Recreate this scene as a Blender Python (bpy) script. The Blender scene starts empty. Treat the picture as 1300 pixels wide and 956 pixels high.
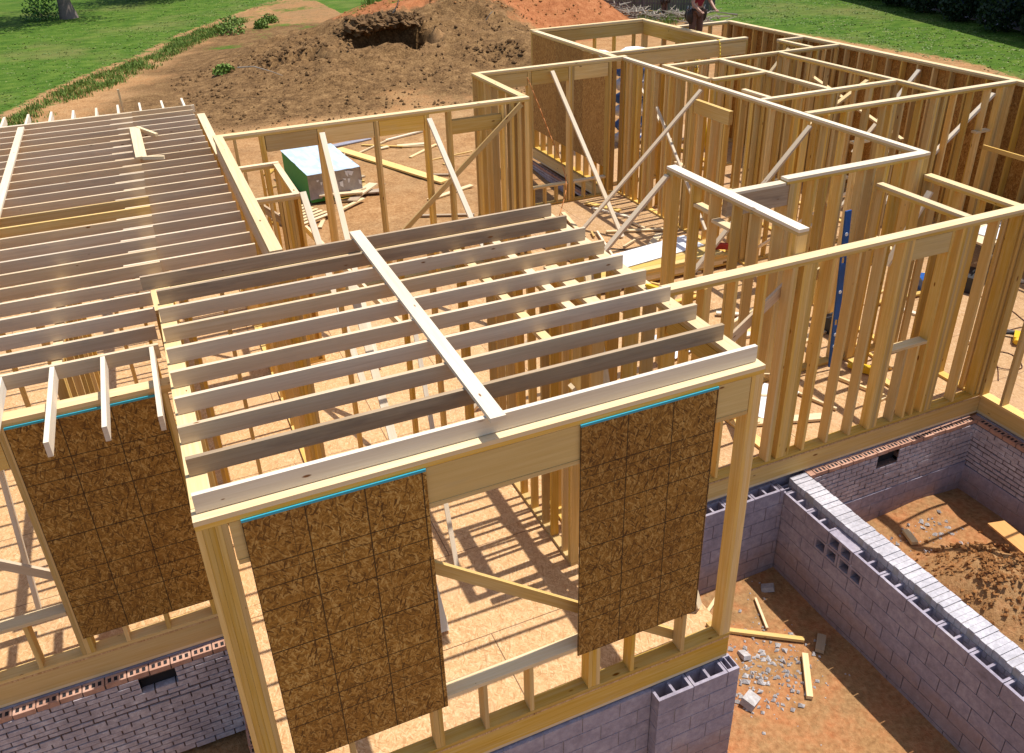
import bpy, bmesh, math, random
from mathutils import Vector, Matrix, noise
rnd = random.Random(7)
scene = bpy.context.scene
col = scene.collection

# ------------------------------------------------------------------ camera
cam_d = bpy.data.cameras.new('camera'); cam = bpy.data.objects.new('camera', cam_d); col.objects.link(cam)
right = Vector((0.91556, -0.40124, -0.02753)); down = Vector((-0.21529, -0.43114, -0.87623)); fwd = Vector((0.33970, 0.80817, -0.48111))
M = Matrix((right, -down, -fwd)).transposed().to_4x4(); M.translation = Vector((0.27, -4.62, 6.57))
cam.matrix_world = M
cam_d.sensor_fit = 'HORIZONTAL'; cam_d.sensor_width = 36.0
cam_d.lens = 1078.2 / 1300 * 36
cam_d.shift_x = 0.0; cam_d.shift_y = -44.5 / 1300
cam_d.clip_end = 2000; cam_d.clip_start = 0.1
scene.camera = cam
# ------------------------------------------------------------------ light
SUNV = Vector((0.39, 0.012, 1.0)).normalized()
w = bpy.data.worlds.new('World'); scene.world = w; w.use_nodes = True
wn = w.node_tree.nodes; wl = w.node_tree.links
bg = wn['Background']; sky = wn.new('ShaderNodeTexSky'); sky.sky_type = 'NISHITA'; sky.sun_disc = False
sky.sun_elevation = math.asin(SUNV.z); sky.sun_rotation = math.atan2(SUNV.x, SUNV.y)
sky.dust_density = 1.5; sky.ozone_density = 1.0
wl.new(sky.outputs[0], bg.inputs[0]); bg.inputs[1].default_value = 0.13
sl = bpy.data.lights.new('sun', 'SUN'); sl.energy = 4.8; sl.angle = math.radians(0.53); sl.color = (1.0, 0.95, 0.87)
sun = bpy.data.objects.new('sun', sl); col.objects.link(sun)
sun.rotation_euler = (-SUNV).to_track_quat('-Z', 'Y').to_euler(); sun.location = (20, 0, 30)
scene.view_settings.view_transform = 'Standard'; scene.view_settings.look = 'None'
scene.view_settings.exposure = 0.22; scene.view_settings.gamma = 1; scene.view_settings.use_curve_mapping = False
scene.render.engine = 'CYCLES'
scene.cycles.max_bounces = 8; scene.cycles.diffuse_bounces = 5

# ------------------------------------------------------------------ materials
class NT:
    def __init__(s, name, rough=0.75, spec=0.3):
        s.m = bpy.data.materials.new(name); s.m.use_nodes = True; s.t = s.m.node_tree; s.n = s.t.nodes; s.l = s.t.links
        s.b = s.n['Principled BSDF']; s.b.inputs['Roughness'].default_value = rough
        s.b.inputs['Specular IOR Level'].default_value = spec
    def put(s, sock, v):
        if isinstance(v, bpy.types.NodeSocket): s.l.new(v, sock)
        elif isinstance(v, (tuple, list)) and len(v) == 3 and sock.type == 'RGBA': sock.default_value = (*v, 1)
        else: sock.default_value = v
    def math(s, op, a, b=0.0, c=None, clamp=False):
        n = s.n.new('ShaderNodeMath'); n.operation = op; n.use_clamp = clamp
        s.put(n.inputs[0], a); s.put(n.inputs[1], b)
        if c is not None: s.put(n.inputs[2], c)
        return n.outputs[0]
    def vmath(s, op, a, b):
        n = s.n.new('ShaderNodeVectorMath'); n.operation = op; s.put(n.inputs[0], a)
        if op == 'SCALE': s.put(n.inputs['Scale'], b)
        else: s.put(n.inputs[1], b)
        return n.outputs[0]
    def mix(s, f, a, b, mode='MIX'):
        n = s.n.new('ShaderNodeMix'); n.data_type = 'RGBA'; n.blend_type = mode; n.clamp_factor = True
        s.put(n.inputs[0], f); s.put(n.inputs[6], a); s.put(n.inputs[7], b); return n.outputs[2]
    def uv(s): 
        return s.n.new('ShaderNodeTexCoord').outputs['UV']
    def obj(s): return s.n.new('ShaderNodeTexCoord').outputs['Object']
    def pos(s): return s.n.new('ShaderNodeNewGeometry').outputs['Position']
    def rand(s): return s.n.new('ShaderNodeObjectInfo').outputs['Random']
    def xyz(s, v):
        n = s.n.new('ShaderNodeSeparateXYZ'); s.put(n.inputs[0], v); return n.outputs
    def comb(s, x, y, z=0.0):
        n = s.n.new('ShaderNodeCombineXYZ'); s.put(n.inputs[0], x); s.put(n.inputs[1], y); s.put(n.inputs[2], z); return n.outputs[0]
    def noise(s, v, sc, det=4, rough=0.55, dist=0.0):
        n = s.n.new('ShaderNodeTexNoise'); s.put(n.inputs['Vector'], v); n.inputs['Scale'].default_value = sc
        n.inputs['Detail'].default_value = det; n.inputs['Roughness'].default_value = rough; n.inputs['Distortion'].default_value = dist
        return n.outputs['Fac']
    def voro(s, v, sc, feat='F1', rnd_=1.0, out='Distance'):
        n = s.n.new('ShaderNodeTexVoronoi'); n.feature = feat; s.put(n.inputs['Vector'], v); n.inputs['Scale'].default_value = sc
        n.inputs['Randomness'].default_value = rnd_; return n.outputs[out]
    def ramp(s, f, stops):
        n = s.n.new('ShaderNodeValToRGB'); s.put(n.inputs[0], f); e = n.color_ramp.elements
        while len(e) < len(stops): e.new(0.5)
        for i, (p, c) in enumerate(stops):
            e[i].position = p; e[i].color = (*c, 1) if len(c) == 3 else c
        return n.outputs[0]
    def bump(s, h, st=0.3, d=0.01):
        n = s.n.new('ShaderNodeBump'); n.inputs['Strength'].default_value = st; n.inputs['Distance'].default_value = d
        s.put(n.inputs['Height'], h); s.l.new(n.outputs[0], s.b.inputs['Normal'])
    def color(s, c): s.put(s.b.inputs['Base Color'], c)

def wood(name, c1, c2, c3, tint=0.25, stain=0.0, grey=(0.5, 0.45, 0.4)):
    t = NT(name, 0.9, 0.12)
    r = t.rand(); off = t.comb(t.math('MULTIPLY', r, 37.0), t.math('MULTIPLY', r, 91.0), t.math('MULTIPLY', r, 11.0))
    uv = t.vmath('ADD', t.uv(), off)
    st = t.vmath('MULTIPLY', uv, (0.8, 24.0, 1.0))
    g = t.noise(st, 1.6, 5, 0.6, 0.7)
    st2 = t.vmath('MULTIPLY', uv, (1.3, 80.0, 1.0)); g2 = t.noise(st2, 1.5, 3, 0.5)
    c = t.ramp(g, [(0.3, c1), (0.5, c2), (0.72, c3)])
    c = t.mix(t.math('MULTIPLY', g2, 0.55), c, tuple(x * 0.72 for x in c1))
    # broad colour drift along and between boards
    br = t.noise(t.vmath('MULTIPLY', uv, (0.5, 1.5, 1.0)), 1.1, 2)
    c = t.mix(t.math('MULTIPLY', t.math('SUBTRACT', br, 0.4, clamp=True), 1.4, clamp=True), c, tuple(x * y for x, y in zip(c1, (0.92, 0.84, 0.74))))
    # knots
    kv = t.vmath('MULTIPLY', uv, (2.6, 7.5, 1.0)); kd = t.voro(kv, 1.0, 'F1', 1.0)
    kr = t.xyz(t.voro(kv, 1.0, 'F1', 1.0, 'Color'))[0]
    lim = t.math('MULTIPLY', kr, 0.11)
    k = t.math('SUBTRACT', 1.0, t.math('DIVIDE', kd, t.math('ADD', lim, 0.02)), clamp=True)
    c = t.mix(t.math('MULTIPLY', k, 2.2, clamp=True), c, (0.20, 0.085, 0.03))
    if stain > 0:
        sn = t.noise(t.vmath('MULTIPLY', uv, (1.0, 5.0, 1.0)), 1.7, 4, 0.6)
        sm = t.math('MULTIPLY', t.math('SUBTRACT', sn, 0.52, clamp=True), 3.0 * stain, clamp=True)
        c = t.mix(sm, c, grey)
    val = t.math('ADD', 1.0 - tint / 2, t.math('MULTIPLY', r, tint))
    h = t.n.new('ShaderNodeHueSaturation'); h.inputs['Hue'].default_value = 0.5
    t.put(h.inputs['Value'], val); t.put(h.inputs['Color'], c)
    t.put(h.inputs['Saturation'], t.math('ADD', 0.97, t.math('MULTIPLY', t.math('FRACT', t.math('MULTIPLY', r, 7.31)), 0.26)))
    t.color(h.outputs[0]); t.bump(g2, 0.12, 0.004)
    return t.m
M_pine = wood('pine', (0.62, 0.41, 0.150), (0.715, 0.51, 0.225), (0.775, 0.61, 0.325), 0.46, 0.45, (0.47, 0.37, 0.25))
M_plate = wood('pale_pine', (0.70, 0.55, 0.33), (0.77, 0.62, 0.41), (0.80, 0.68, 0.48), 0.16, 0.3, (0.60, 0.48, 0.35))
M_joist = wood('weathered_pine', (0.61, 0.485, 0.345), (0.70, 0.575, 0.42), (0.76, 0.65, 0.50), 0.22, 0.55, (0.38, 0.29, 0.22))
M_dirty = wood('stained_pine', (0.38, 0.29, 0.20), (0.47, 0.37, 0.27), (0.54, 0.44, 0.33), 0.2, 1.0, (0.20, 0.155, 0.12))
M_lvl = wood('engineered_timber', (0.60, 0.43, 0.17), (0.68, 0.51, 0.225), (0.73, 0.57, 0.29), 0.12, 0.5, (0.42, 0.33, 0.2))
M_oply = wood('orange_ply', (0.60, 0.30, 0.10), (0.68, 0.36, 0.13), (0.72, 0.42, 0.17), 0.1)
M_white = wood('bleached_pine', (0.72, 0.62, 0.48), (0.78, 0.70, 0.57), (0.82, 0.75, 0.64), 0.12, 0.3, (0.6, 0.55, 0.48))

def osb(name, dark, mid, light, sc=1.0, grid=None, seams=False, wet=0.0):
    t = NT(name, 0.6, 0.35)
    r = t.rand(); off = t.comb(t.math('MULTIPLY', r, 53.0), t.math('MULTIPLY', r, 17.0), t.math('MULTIPLY', r, 5.0))
    uv0 = t.uv(); uv = t.vmath('ADD', uv0, off)
    wn_ = t.n.new('ShaderNodeTexNoise'); t.put(wn_.inputs['Vector'], uv); wn_.inputs['Scale'].default_value = 9; wn_.inputs['Detail'].default_value = 1
    uvw = t.vmath('ADD', uv, t.vmath('SCALE', wn_.outputs['Color'], 0.035))
    best = None; 
    for i, (ang, ax, ay) in enumerate([(0.25, 7, 42), (-0.6, 8, 36), (1.25, 7, 38), (0.8, 10, 55), (-1.2, 9, 44)]):
        mp = t.n.new('ShaderNodeMapping'); mp.inputs['Rotation'].default_value = (0, 0, ang)
        t.put(mp.inputs['Vector'], t.vmath('ADD', uvw, (i * 3.7, i * 1.9, 0)))
        v = t.vmath('MULTIPLY', mp.outputs[0], (ax * sc, ay * sc, 1))
        cr = t.xyz(t.voro(v, 1.0, 'F1', 1.0, 'Color'))
        val = t.math('MULTIPLY', cr[0], 1.0)
        best = val if best is None else t.math('MAXIMUM', t.math('MULTIPLY', best, 0.93), val) if i < 3 else t.mix(t.math('GREATER_THAN', cr[1], 0.78), best, cr[2])
    fine = t.noise(t.vmath('MULTIPLY', uv, (70, 45, 1)), 1.0, 4, 0.65); mid_ = t.noise(t.vmath('MULTIPLY', uv, (16, 24, 1)), 1.0, 3, 0.6, 0.6)
    f = t.math('ADD', t.math('ADD', t.math('MULTIPLY', best, 0.42), t.math('MULTIPLY', fine, 0.34)), t.math('MULTIPLY', mid_, 0.30))
    c = t.ramp(f, [(0.30, dark), (0.50, tuple(0.5 * (a + b) for a, b in zip(dark, mid))), (0.63, mid), (0.80, light)])
    big = t.noise(uv, 1.3, 3)
    c = t.mix(t.math('MULTIPLY', t.math('SUBTRACT', big, 0.45, clamp=True), 1.6, clamp=True), c, t.mix(0.75, c, mid, 'MULTIPLY') if wet else mid)
    xy = t.xyz(uv0)
    def line(v, per, width, phase=0.0):
        fr = t.math('FRACT', t.math('ADD', t.math('DIVIDE', v, per), phase + 0.5))
        d = t.math('MULTIPLY', t.math('ABSOLUTE', t.math('SUBTRACT', fr, 0.5)), per)
        return t.math('LESS_THAN', d, width)
    if grid:
        brk = t.math('GREATER_THAN', t.noise(uv, 7.0, 2), 0.30)
        ls = [(0, .4064, .0050, 1), (0, .3048, .0030, .6), (1, .4064, .0052, .95), (1, .6096, .0052, .95), (1, .4877, .0040, .7)]
        for ax, per, wd, a in ls:
            c = t.mix(t.math('MULTIPLY', t.math('MULTIPLY', line(xy[ax], per, wd), brk), a * 0.85), c, (0.03, 0.014, 0.005))
    c = t.mix(1.0, c, t.comb(*[t.math('ADD', 0.80, t.math('MULTIPLY', r, 0.34))]*3), 'MULTIPLY')
    if seams:
        bt = t.n.new('ShaderNodeTexBrick'); t.put(bt.inputs['Vector'], t.vmath('ADD', uv0, (-2.315 + 2.44 * 4, -1.008 + 1.22 * 10, 0)))
        bt.inputs['Scale'].default_value = 1.0; bt.inputs['Brick Width'].default_value = 2.44; bt.inputs['Row Height'].default_value = 1.22
        bt.inputs['Mortar Size'].default_value = 0.0055; bt.inputs['Mortar Smooth'].default_value = 0.0; bt.inputs['Bias'].default_value = 0
        bt.offset = 0.5
        c = t.mix(t.math('MULTIPLY', bt.outputs['Fac'], 0.95), c, (0.15, 0.075, 0.03))
        foot = t.noise(uv0, 0.9, 5, 0.65); fm = t.math('MULTIPLY', t.math('SUBTRACT', foot, 0.50, clamp=True), 3.4, clamp=True)
        c = t.mix(t.math('MULTIPLY', fm, 0.55), c, (0.50, 0.31, 0.19))
        dust = t.noise(uv0, 3.3, 4, 0.7); dm = t.math('MULTIPLY', t.math('SUBTRACT', dust, 0.6, clamp=True), 3.0, clamp=True)
        c = t.mix(t.math('MULTIPLY', dm, 0.4), c, (0.74, 0.60, 0.46))
    t.color(c); t.bump(f, 0.25, 0.004)
    return t.m
M_osbf = osb('floor_board', (0.37, 0.195, 0.075), (0.535, 0.325, 0.15), (0.67, 0.47, 0.27), 2.0, seams=True)
M_osbw = osb('strand_board', (0.10, 0.040, 0.006), (0.36, 0.175, 0.027), (0.62, 0.40, 0.13), 2.1, grid=True, wet=1.0)
M_osbi = osb('strand_board_inside', (0.19, 0.075, 0.014), (0.40, 0.20, 0.045), (0.56, 0.35, 0.12), 1.5)

def flat(name, c, rough=0.6, var=0.15, sc=20, metal=0.0, spec=0.4, bumpd=0.002):
    t = NT(name, rough, spec); t.b.inputs['Metallic'].default_value = metal
    n = t.noise(t.obj(), sc, 4); n2 = t.noise(t.obj(), sc * 0.2, 3)
    k = t.math('ADD', t.math('MULTIPLY', n, 0.5), t.math('MULTIPLY', n2, 0.5))
    t.color(t.mix(k, tuple(x * (1 - var * 1.6) for x in c), tuple(min(1, x * (1 + var)) for x in c)))
    t.bump(n, 0.3, bumpd)
    return t.m
M_blue = flat('blue_edge_paint', (0.03, 0.36, 0.50), 0.5, 0.2)
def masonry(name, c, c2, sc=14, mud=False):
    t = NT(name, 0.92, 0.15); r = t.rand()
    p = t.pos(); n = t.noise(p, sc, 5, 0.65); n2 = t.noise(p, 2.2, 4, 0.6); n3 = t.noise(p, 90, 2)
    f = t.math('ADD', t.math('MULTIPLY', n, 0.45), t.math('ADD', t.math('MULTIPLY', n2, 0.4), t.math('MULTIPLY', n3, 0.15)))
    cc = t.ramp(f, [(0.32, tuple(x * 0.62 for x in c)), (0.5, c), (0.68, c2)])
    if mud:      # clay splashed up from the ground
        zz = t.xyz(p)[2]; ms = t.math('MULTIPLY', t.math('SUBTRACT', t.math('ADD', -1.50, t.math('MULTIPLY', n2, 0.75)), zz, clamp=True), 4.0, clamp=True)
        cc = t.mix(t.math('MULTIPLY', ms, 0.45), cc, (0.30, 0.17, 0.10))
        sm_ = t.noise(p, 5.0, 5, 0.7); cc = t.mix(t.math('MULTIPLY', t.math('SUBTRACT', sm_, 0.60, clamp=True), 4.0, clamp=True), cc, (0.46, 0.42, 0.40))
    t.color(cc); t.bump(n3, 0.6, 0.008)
    return t.m
M_cmu = masonry('grey_concrete_block', (0.315, 0.28, 0.335), (0.47, 0.43, 0.48), mud=True)
M_mortar = masonry('mortar', (0.42, 0.38, 0.36), (0.54, 0.49, 0.46))
M_dmortar = masonry('dark_brick_joint', (0.13, 0.085, 0.07), (0.22, 0.15, 0.12))  # dark brown mortar set between the bricks
M_brick = masonry('mortar_smeared_brick', (0.44, 0.38, 0.40), (0.70, 0.66, 0.68), 16)
M_brickred = masonry('bare_brick', (0.48, 0.27, 0.19), (0.60, 0.42, 0.33), 9)
M_brickwhite = masonry('pale_brick', (0.46, 0.44, 0.47), (0.68, 0.66, 0.69), 22)
M_holeshade = flat('painted_hole_shade', (0.02, 0.018, 0.02), 0.95, 0.1)  # near-black colour painted in for the shade inside holes
M_navy = flat('navy_siding', (0.02, 0.032, 0.085), 0.7, 0.2, 3)
M_fence = wood('grey_fence_board', (0.13, 0.115, 0.11), (0.19, 0.165, 0.155), (0.26, 0.235, 0.22), 0.4, 0.6, (0.09, 0.08, 0.075))
M_bark = flat('bark', (0.20, 0.155, 0.13), 0.95, 0.4, 8, bumpd=0.05)
M_metal = flat('steel', (0.35, 0.35, 0.36), 0.35, 0.1, metal=0.9)
M_blk = flat('black_rubber', (0.025, 0.025, 0.028), 0.5)
M_yel = flat('yellow_plastic', (0.72, 0.45, 0.02), 0.45)
M_red = flat('red_plastic', (0.45, 0.03, 0.02), 0.45)
M_lblue = flat('blue_level_paint', (0.015, 0.10, 0.36), 0.35)
M_paper = flat('white_sheet', (0.72, 0.74, 0.78), 0.6, 0.08)
M_wrap = flat('blue_print_wrap', (0.05, 0.13, 0.38), 0.35)
M_green = flat('green_painted_edges', (0.06, 0.30, 0.05), 0.7, 0.25)
M_skin = flat('skin', (0.45, 0.25, 0.17), 0.55, 0.1)
M_shirt = flat('red_cloth', (0.26, 0.02, 0.03), 0.9, 0.25, 30)
M_jean = flat('brown_trousers', (0.16, 0.075, 0.05), 0.9, 0.3, 30)
M_leather = flat('dark_leather', (0.05, 0.028, 0.02), 0.6, 0.4, 30)
M_hat = flat('hard_hat', (0.75, 0.75, 0.72), 0.35, 0.05)
M_rock = masonry('grey_rubble', (0.40, 0.37, 0.36), (0.62, 0.60, 0.60))
M_cord = flat('cord', (0.10, 0.035, 0.02), 0.5)
def leafm(name, c, c2):
    t = NT(name, 0.6, 0.25); r = t.noise(t.pos(), 5.0, 2)
    t.color(t.mix(r, c, c2)); t.b.inputs['Subsurface Weight'].default_value = 0.0
    return t.m
M_leaf = leafm('green_leaves', (0.03, 0.085, 0.012), (0.085, 0.19, 0.03))
M_weed = leafm('weed_leaves', (0.075, 0.15, 0.015), (0.22, 0.30, 0.06))
M_leafd = leafm('shade_darkened_leaves', (0.008, 0.022, 0.008), (0.022, 0.045, 0.014))  # leaf green blackened to paint deep shade beside the navy house
M_dead = flat('dead_branch', (0.34, 0.29, 0.23), 0.9, 0.35, 8)

# ground: attribute colours r=grass g=red clay b=dark loam
t = NT('ground_surface', 0.95, 0.1)
at = t.n.new('ShaderNodeVertexColor'); at.layer_name = 'mask'
mk = t.xyz(at.outputs['Color']); p = t.pos()
n1 = t.noise(p, 0.35, 6, 0.62); n2 = t.noise(p, 2.6, 6, 0.65); n3 = t.noise(p, 16, 4, 0.6); n4 = t.noise(p, 60, 3, 0.6)
nn = t.math('ADD', t.math('MULTIPLY', n2, 0.5), t.math('MULTIPLY', n3, 0.5))
dirt = t.ramp(nn, [(0.33, (0.22, 0.105, 0.040)), (0.5, (0.375, 0.20, 0.083)), (0.66, (0.50, 0.30, 0.14))])
dirt = t.mix(t.math('MULTIPLY', t.math('SUBTRACT', n1, 0.42, clamp=True), 3.0, clamp=True), dirt, t.ramp(nn, [(0.35, (0.24, 0.14, 0.065)), (0.65, (0.40, 0.26, 0.13))]))
red = t.ramp(nn, [(0.35, (0.22, 0.072, 0.025)), (0.5, (0.35, 0.13, 0.05)), (0.65, (0.46, 0.20, 0.085))])
loam = t.ramp(nn, [(0.36, (0.052, 0.027, 0.011)), (0.5, (0.170, 0.094, 0.038)), (0.64, (0.31, 0.185, 0.080))])
gs = t.noise(t.vmath('MULTIPLY', p, (0.9, 1.3, 1)), 1.4, 5, 0.6)
gv = t.math('ADD', t.math('MULTIPLY', gs, 0.50), t.math('MULTIPLY', n4, 0.50))
grass = t.ramp(gv, [(0.33, (0.024, 0.062, 0.006)), (0.5, (0.062, 0.125, 0.012)), (0.66, (0.145, 0.195, 0.032))])
dry = t.noise(p, 0.16, 5, 0.6)
grass = t.mix(t.math('MULTIPLY', t.math('SUBTRACT', dry, 0.52, clamp=True), 3.2, clamp=True), grass, (0.19, 0.165, 0.06))
def edge(m, amt=0.75, lo=0.35):
    return t.math('MULTIPLY', t.math('SUBTRACT', t.math('ADD', m, t.math('MULTIPLY', t.math('SUBTRACT', n2, 0.5), amt)), lo, clamp=True), 5.0, clamp=True)
c = t.mix(edge(mk[2]), dirt, loam); c = t.mix(edge(mk[1]), c, red); gm = edge(mk[0], 1.1, 0.5); c = t.mix(gm, c, grass)
t.color(c)
hb = t.math('ADD', t.math('MULTIPLY', n3, 0.7), t.math('MULTIPLY', n4, 0.3)); t.bump(hb, 0.7, 0.05)
M_ground = t.m

# ------------------------------------------------------------------ mesh building
class MB:
    def __init__(s): s.v = []; s.f = []; s.uv = []; s.mi = []
    def quad(s, pts, uvs, mi=0):
        b = len(s.v); s.v += [tuple(p) for p in pts]; s.f.append(tuple(range(b, b + len(pts)))); s.uv.append(uvs); s.mi.append(mi)
    def box(s, x0, x1, y0, y1, z0, z1, mi=0, uo=None, bev=0.0):
        d = (x1 - x0, y1 - y0, z1 - z0); L = max(range(3), key=lambda i: d[i])
        if uo is None: uo = (0.0, 0.0)
        P = lambda i, j, k: ((x0, x1)[i], (y0, y1)[j], (z0, z1)[k])
        faces = [((0,0,0),(0,1,0),(1,1,0),(1,0,0)), ((0,0,1),(1,0,1),(1,1,1),(0,1,1)), ((0,0,0),(1,0,0),(1,0,1),(0,0,1)),
                 ((1,0,0),(1,1,0),(1,1,1),(1,0,1)), ((1,1,0),(0,1,0),(0,1,1),(1,1,1)), ((0,1,0),(0,0,0),(0,0,1),(0,1,1))]
        nax = [2, 2, 1, 0, 1, 0]
        for k, (fc, na) in enumerate(zip(faces, nax)):
            pts = [P(*q) for q in fc]; axs = [a for a in range(3) if a != na]
            if L in axs: ua = L; va = [a for a in axs if a != L][0]
            else: ua, va = axs
            s.quad(pts, [(p[ua] - (x0, y0, z0)[ua] + uo[0], p[va] - (x0, y0, z0)[va] + uo[1] + k * 0.61 * (uo != (0.0, 0.0) or 1)) for p in pts], mi)
    def pbox(s, x0, x1, y0, y1, z0, z1, mi=0):      # planar metric uvs: wall sheets keep u,v from their own corner
        b = len(s.f); s.box(x0, x1, y0, y1, z0, z1, mi)
        for i in range(b, len(s.f)):
            pts = [s.v[j] for j in s.f[i]]
            k = i - b; na = [2, 2, 1, 0, 1, 0][k]; axs = [a for a in range(3) if a != na]
            s.uv[i] = [(p[axs[0]], p[axs[1]]) for p in pts]
    def xbox(s, mat, dx, dy, dz, mi=0):             # box centred in a frame, length along local x
        b = len(s.v); s.box(-dx/2, dx/2, -dy/2, dy/2, -dz/2, dz/2, mi)
        for i in range(b, len(s.v)): s.v[i] = tuple(mat @ Vector(s.v[i]))
    def cyl(s, p0, p1, r0, r1=None, n=10, mi=0, cap=True):
        r1 = r0 if r1 is None else r1; p0 = Vector(p0); p1 = Vector(p1); d = p1 - p0; L = d.length
        q = d.to_track_quat('Z', 'Y'); a = [p0 + q @ Vector((r0*math.cos(2*math.pi*i/n), r0*math.sin(2*math.pi*i/n), 0)) for i in range(n)]
        b = [p1 + q @ Vector((r1*math.cos(2*math.pi*i/n), r1*math.sin(2*math.pi*i/n), 0)) for i in range(n)]
        for i in range(n):
            j = (i+1) % n; s.quad([a[i], a[j], b[j], b[i]], [(0, i/n), (0, (i+1)/n), (L, (i+1)/n), (L, i/n)], mi)
        if cap:
            s.quad(a[::-1], [(0.1*v.x, 0.1*v.y) for v in a], mi); s.quad(b, [(0.1*v.x, 0.1*v.y) for v in b], mi)
    def tube(s, pts, r, n=6, mi=0):
        for a, b in zip(pts[:-1], pts[1:]): s.cyl(a, b, r, r, n, mi, True)
    def blob(s, c, rx, ry, rz, seed=0, amp=0.2, mi=0, n=6, m=8):
        g = []
        for i in range(n+1):
            th = math.pi*i/n; row = []
            for j in range(m):
                ph = 2*math.pi*j/m; d = Vector((math.sin(th)*math.cos(ph), math.sin(th)*math.sin(ph), math.cos(th)))
                k = 1 + amp*noise.noise(d*1.7 + Vector((seed*3.1, seed*1.7, seed)))*2 + (0.5*amp*noise.noise(d*5.5+Vector((seed, 0, 3)))+0.35*amp*noise.noise(d*13+Vector((seed, 0, 3))) if n > 11 else 0)
                row.append((c[0]+rx*d.x*k, c[1]+ry*d.y*k, c[2]+rz*d.z*k))
            g.append(row)
        for i in range(n):
            for j in range(m):
                k = (j+1) % m; s.quad([g[i][j], g[i+1][j], g[i+1][k], g[i][k]], [(j*.1, i*.1)]*4, mi)
    def mesh(s, name, mats, smooth=False):
        me = bpy.data.meshes.new(name); me.from_pydata(s.v, [], s.f)
        for m in mats: me.materials.append(m)
        uvl = me.uv_layers.new(name='UVMap'); i = 0
        flatuv = [c for f in s.uv for p in f for c in p]; uvl.data.foreach_set('uv', flatuv)
        me.polygons.foreach_set('material_index', s.mi)
        if smooth: me.polygons.foreach_set('use_smooth', [True]*len(s.f))
        me.update()
        if smooth:
            bm = bmesh.new(); bm.from_mesh(me); bmesh.ops.remove_doubles(bm, verts=bm.verts, dist=1e-5); bm.to_mesh(me); bm.free()
        return me

def link(name, me, parent=None, loc=(0, 0, 0)):
    o = bpy.data.objects.new(name, me); col.objects.link(o); o.location = loc
    if parent is not None: o.parent = parent
    return o
def tag(o, label, cat, group=None):
    o['label'] = label; o['category'] = cat; o['kind'] = 'thing'
    if group: o['group'] = group
    return o
def thing(name, label, cat, loc=(0, 0, 0), group=None):
    o = bpy.data.objects.new(name, None); o.empty_display_size = 0.2; col.objects.link(o); o.location = loc
    return tag(o, label, cat, group)
_cache = {}; _tilt = [True]
def lum(name, parent, x0, x1, y0, y1, z0, z1, m=None, base=(0, 0, 0)):
    """one piece of lumber; world box, parented to an Empty whose world location is base"""
    m = m or M_pine; key = (round(x1-x0, 3), round(y1-y0, 3), round(z1-z0, 3), m.name)
    if key not in _cache:
        b = MB(); b.box(0, key[0], 0, key[1], 0, key[2]); me = b.mesh('lumber', [m])
        _cache[key] = me
    o = link(name, _cache[key], parent, (x0-base[0], y0-base[1], z0-base[2]))
    if name == 'stud' and z1-z0 > 1.5 and _tilt[0]: o.rotation_euler = (rnd.gauss(0, .0022), rnd.gauss(0, .0022), 0)
    return o
def stick(name, p0, p1, w, th, m, label=None, cat=None, group=None, parent=None, base=(0,0,0), flatup=True, roll=0.0):
    """a straight board between two points; w = wide face, th = thickness"""
    p0 = Vector(p0); p1 = Vector(p1); d = p1-p0; L = d.length; x = d.normalized()
    up = Vector((0, 0, 1)); y = up.cross(x)
    if y.length < 1e-4: y = Vector((0, 1, 0))
    y.normalize(); z = x.cross(y)
    mt = Matrix((x, y, z)).transposed().to_4x4() @ Matrix.Rotation(roll, 4, 'X'); mt.translation = (p0+p1)/2 - Vector(base)
    b = MB(); b.box(-L/2, L/2, -w/2, w/2, -th/2, th/2)
    o = link(name, b.mesh(name, [m])); o.matrix_world = mt
    if parent is not None: o.parent = parent
    if label: tag(o, label, cat, group)
    return o

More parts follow.
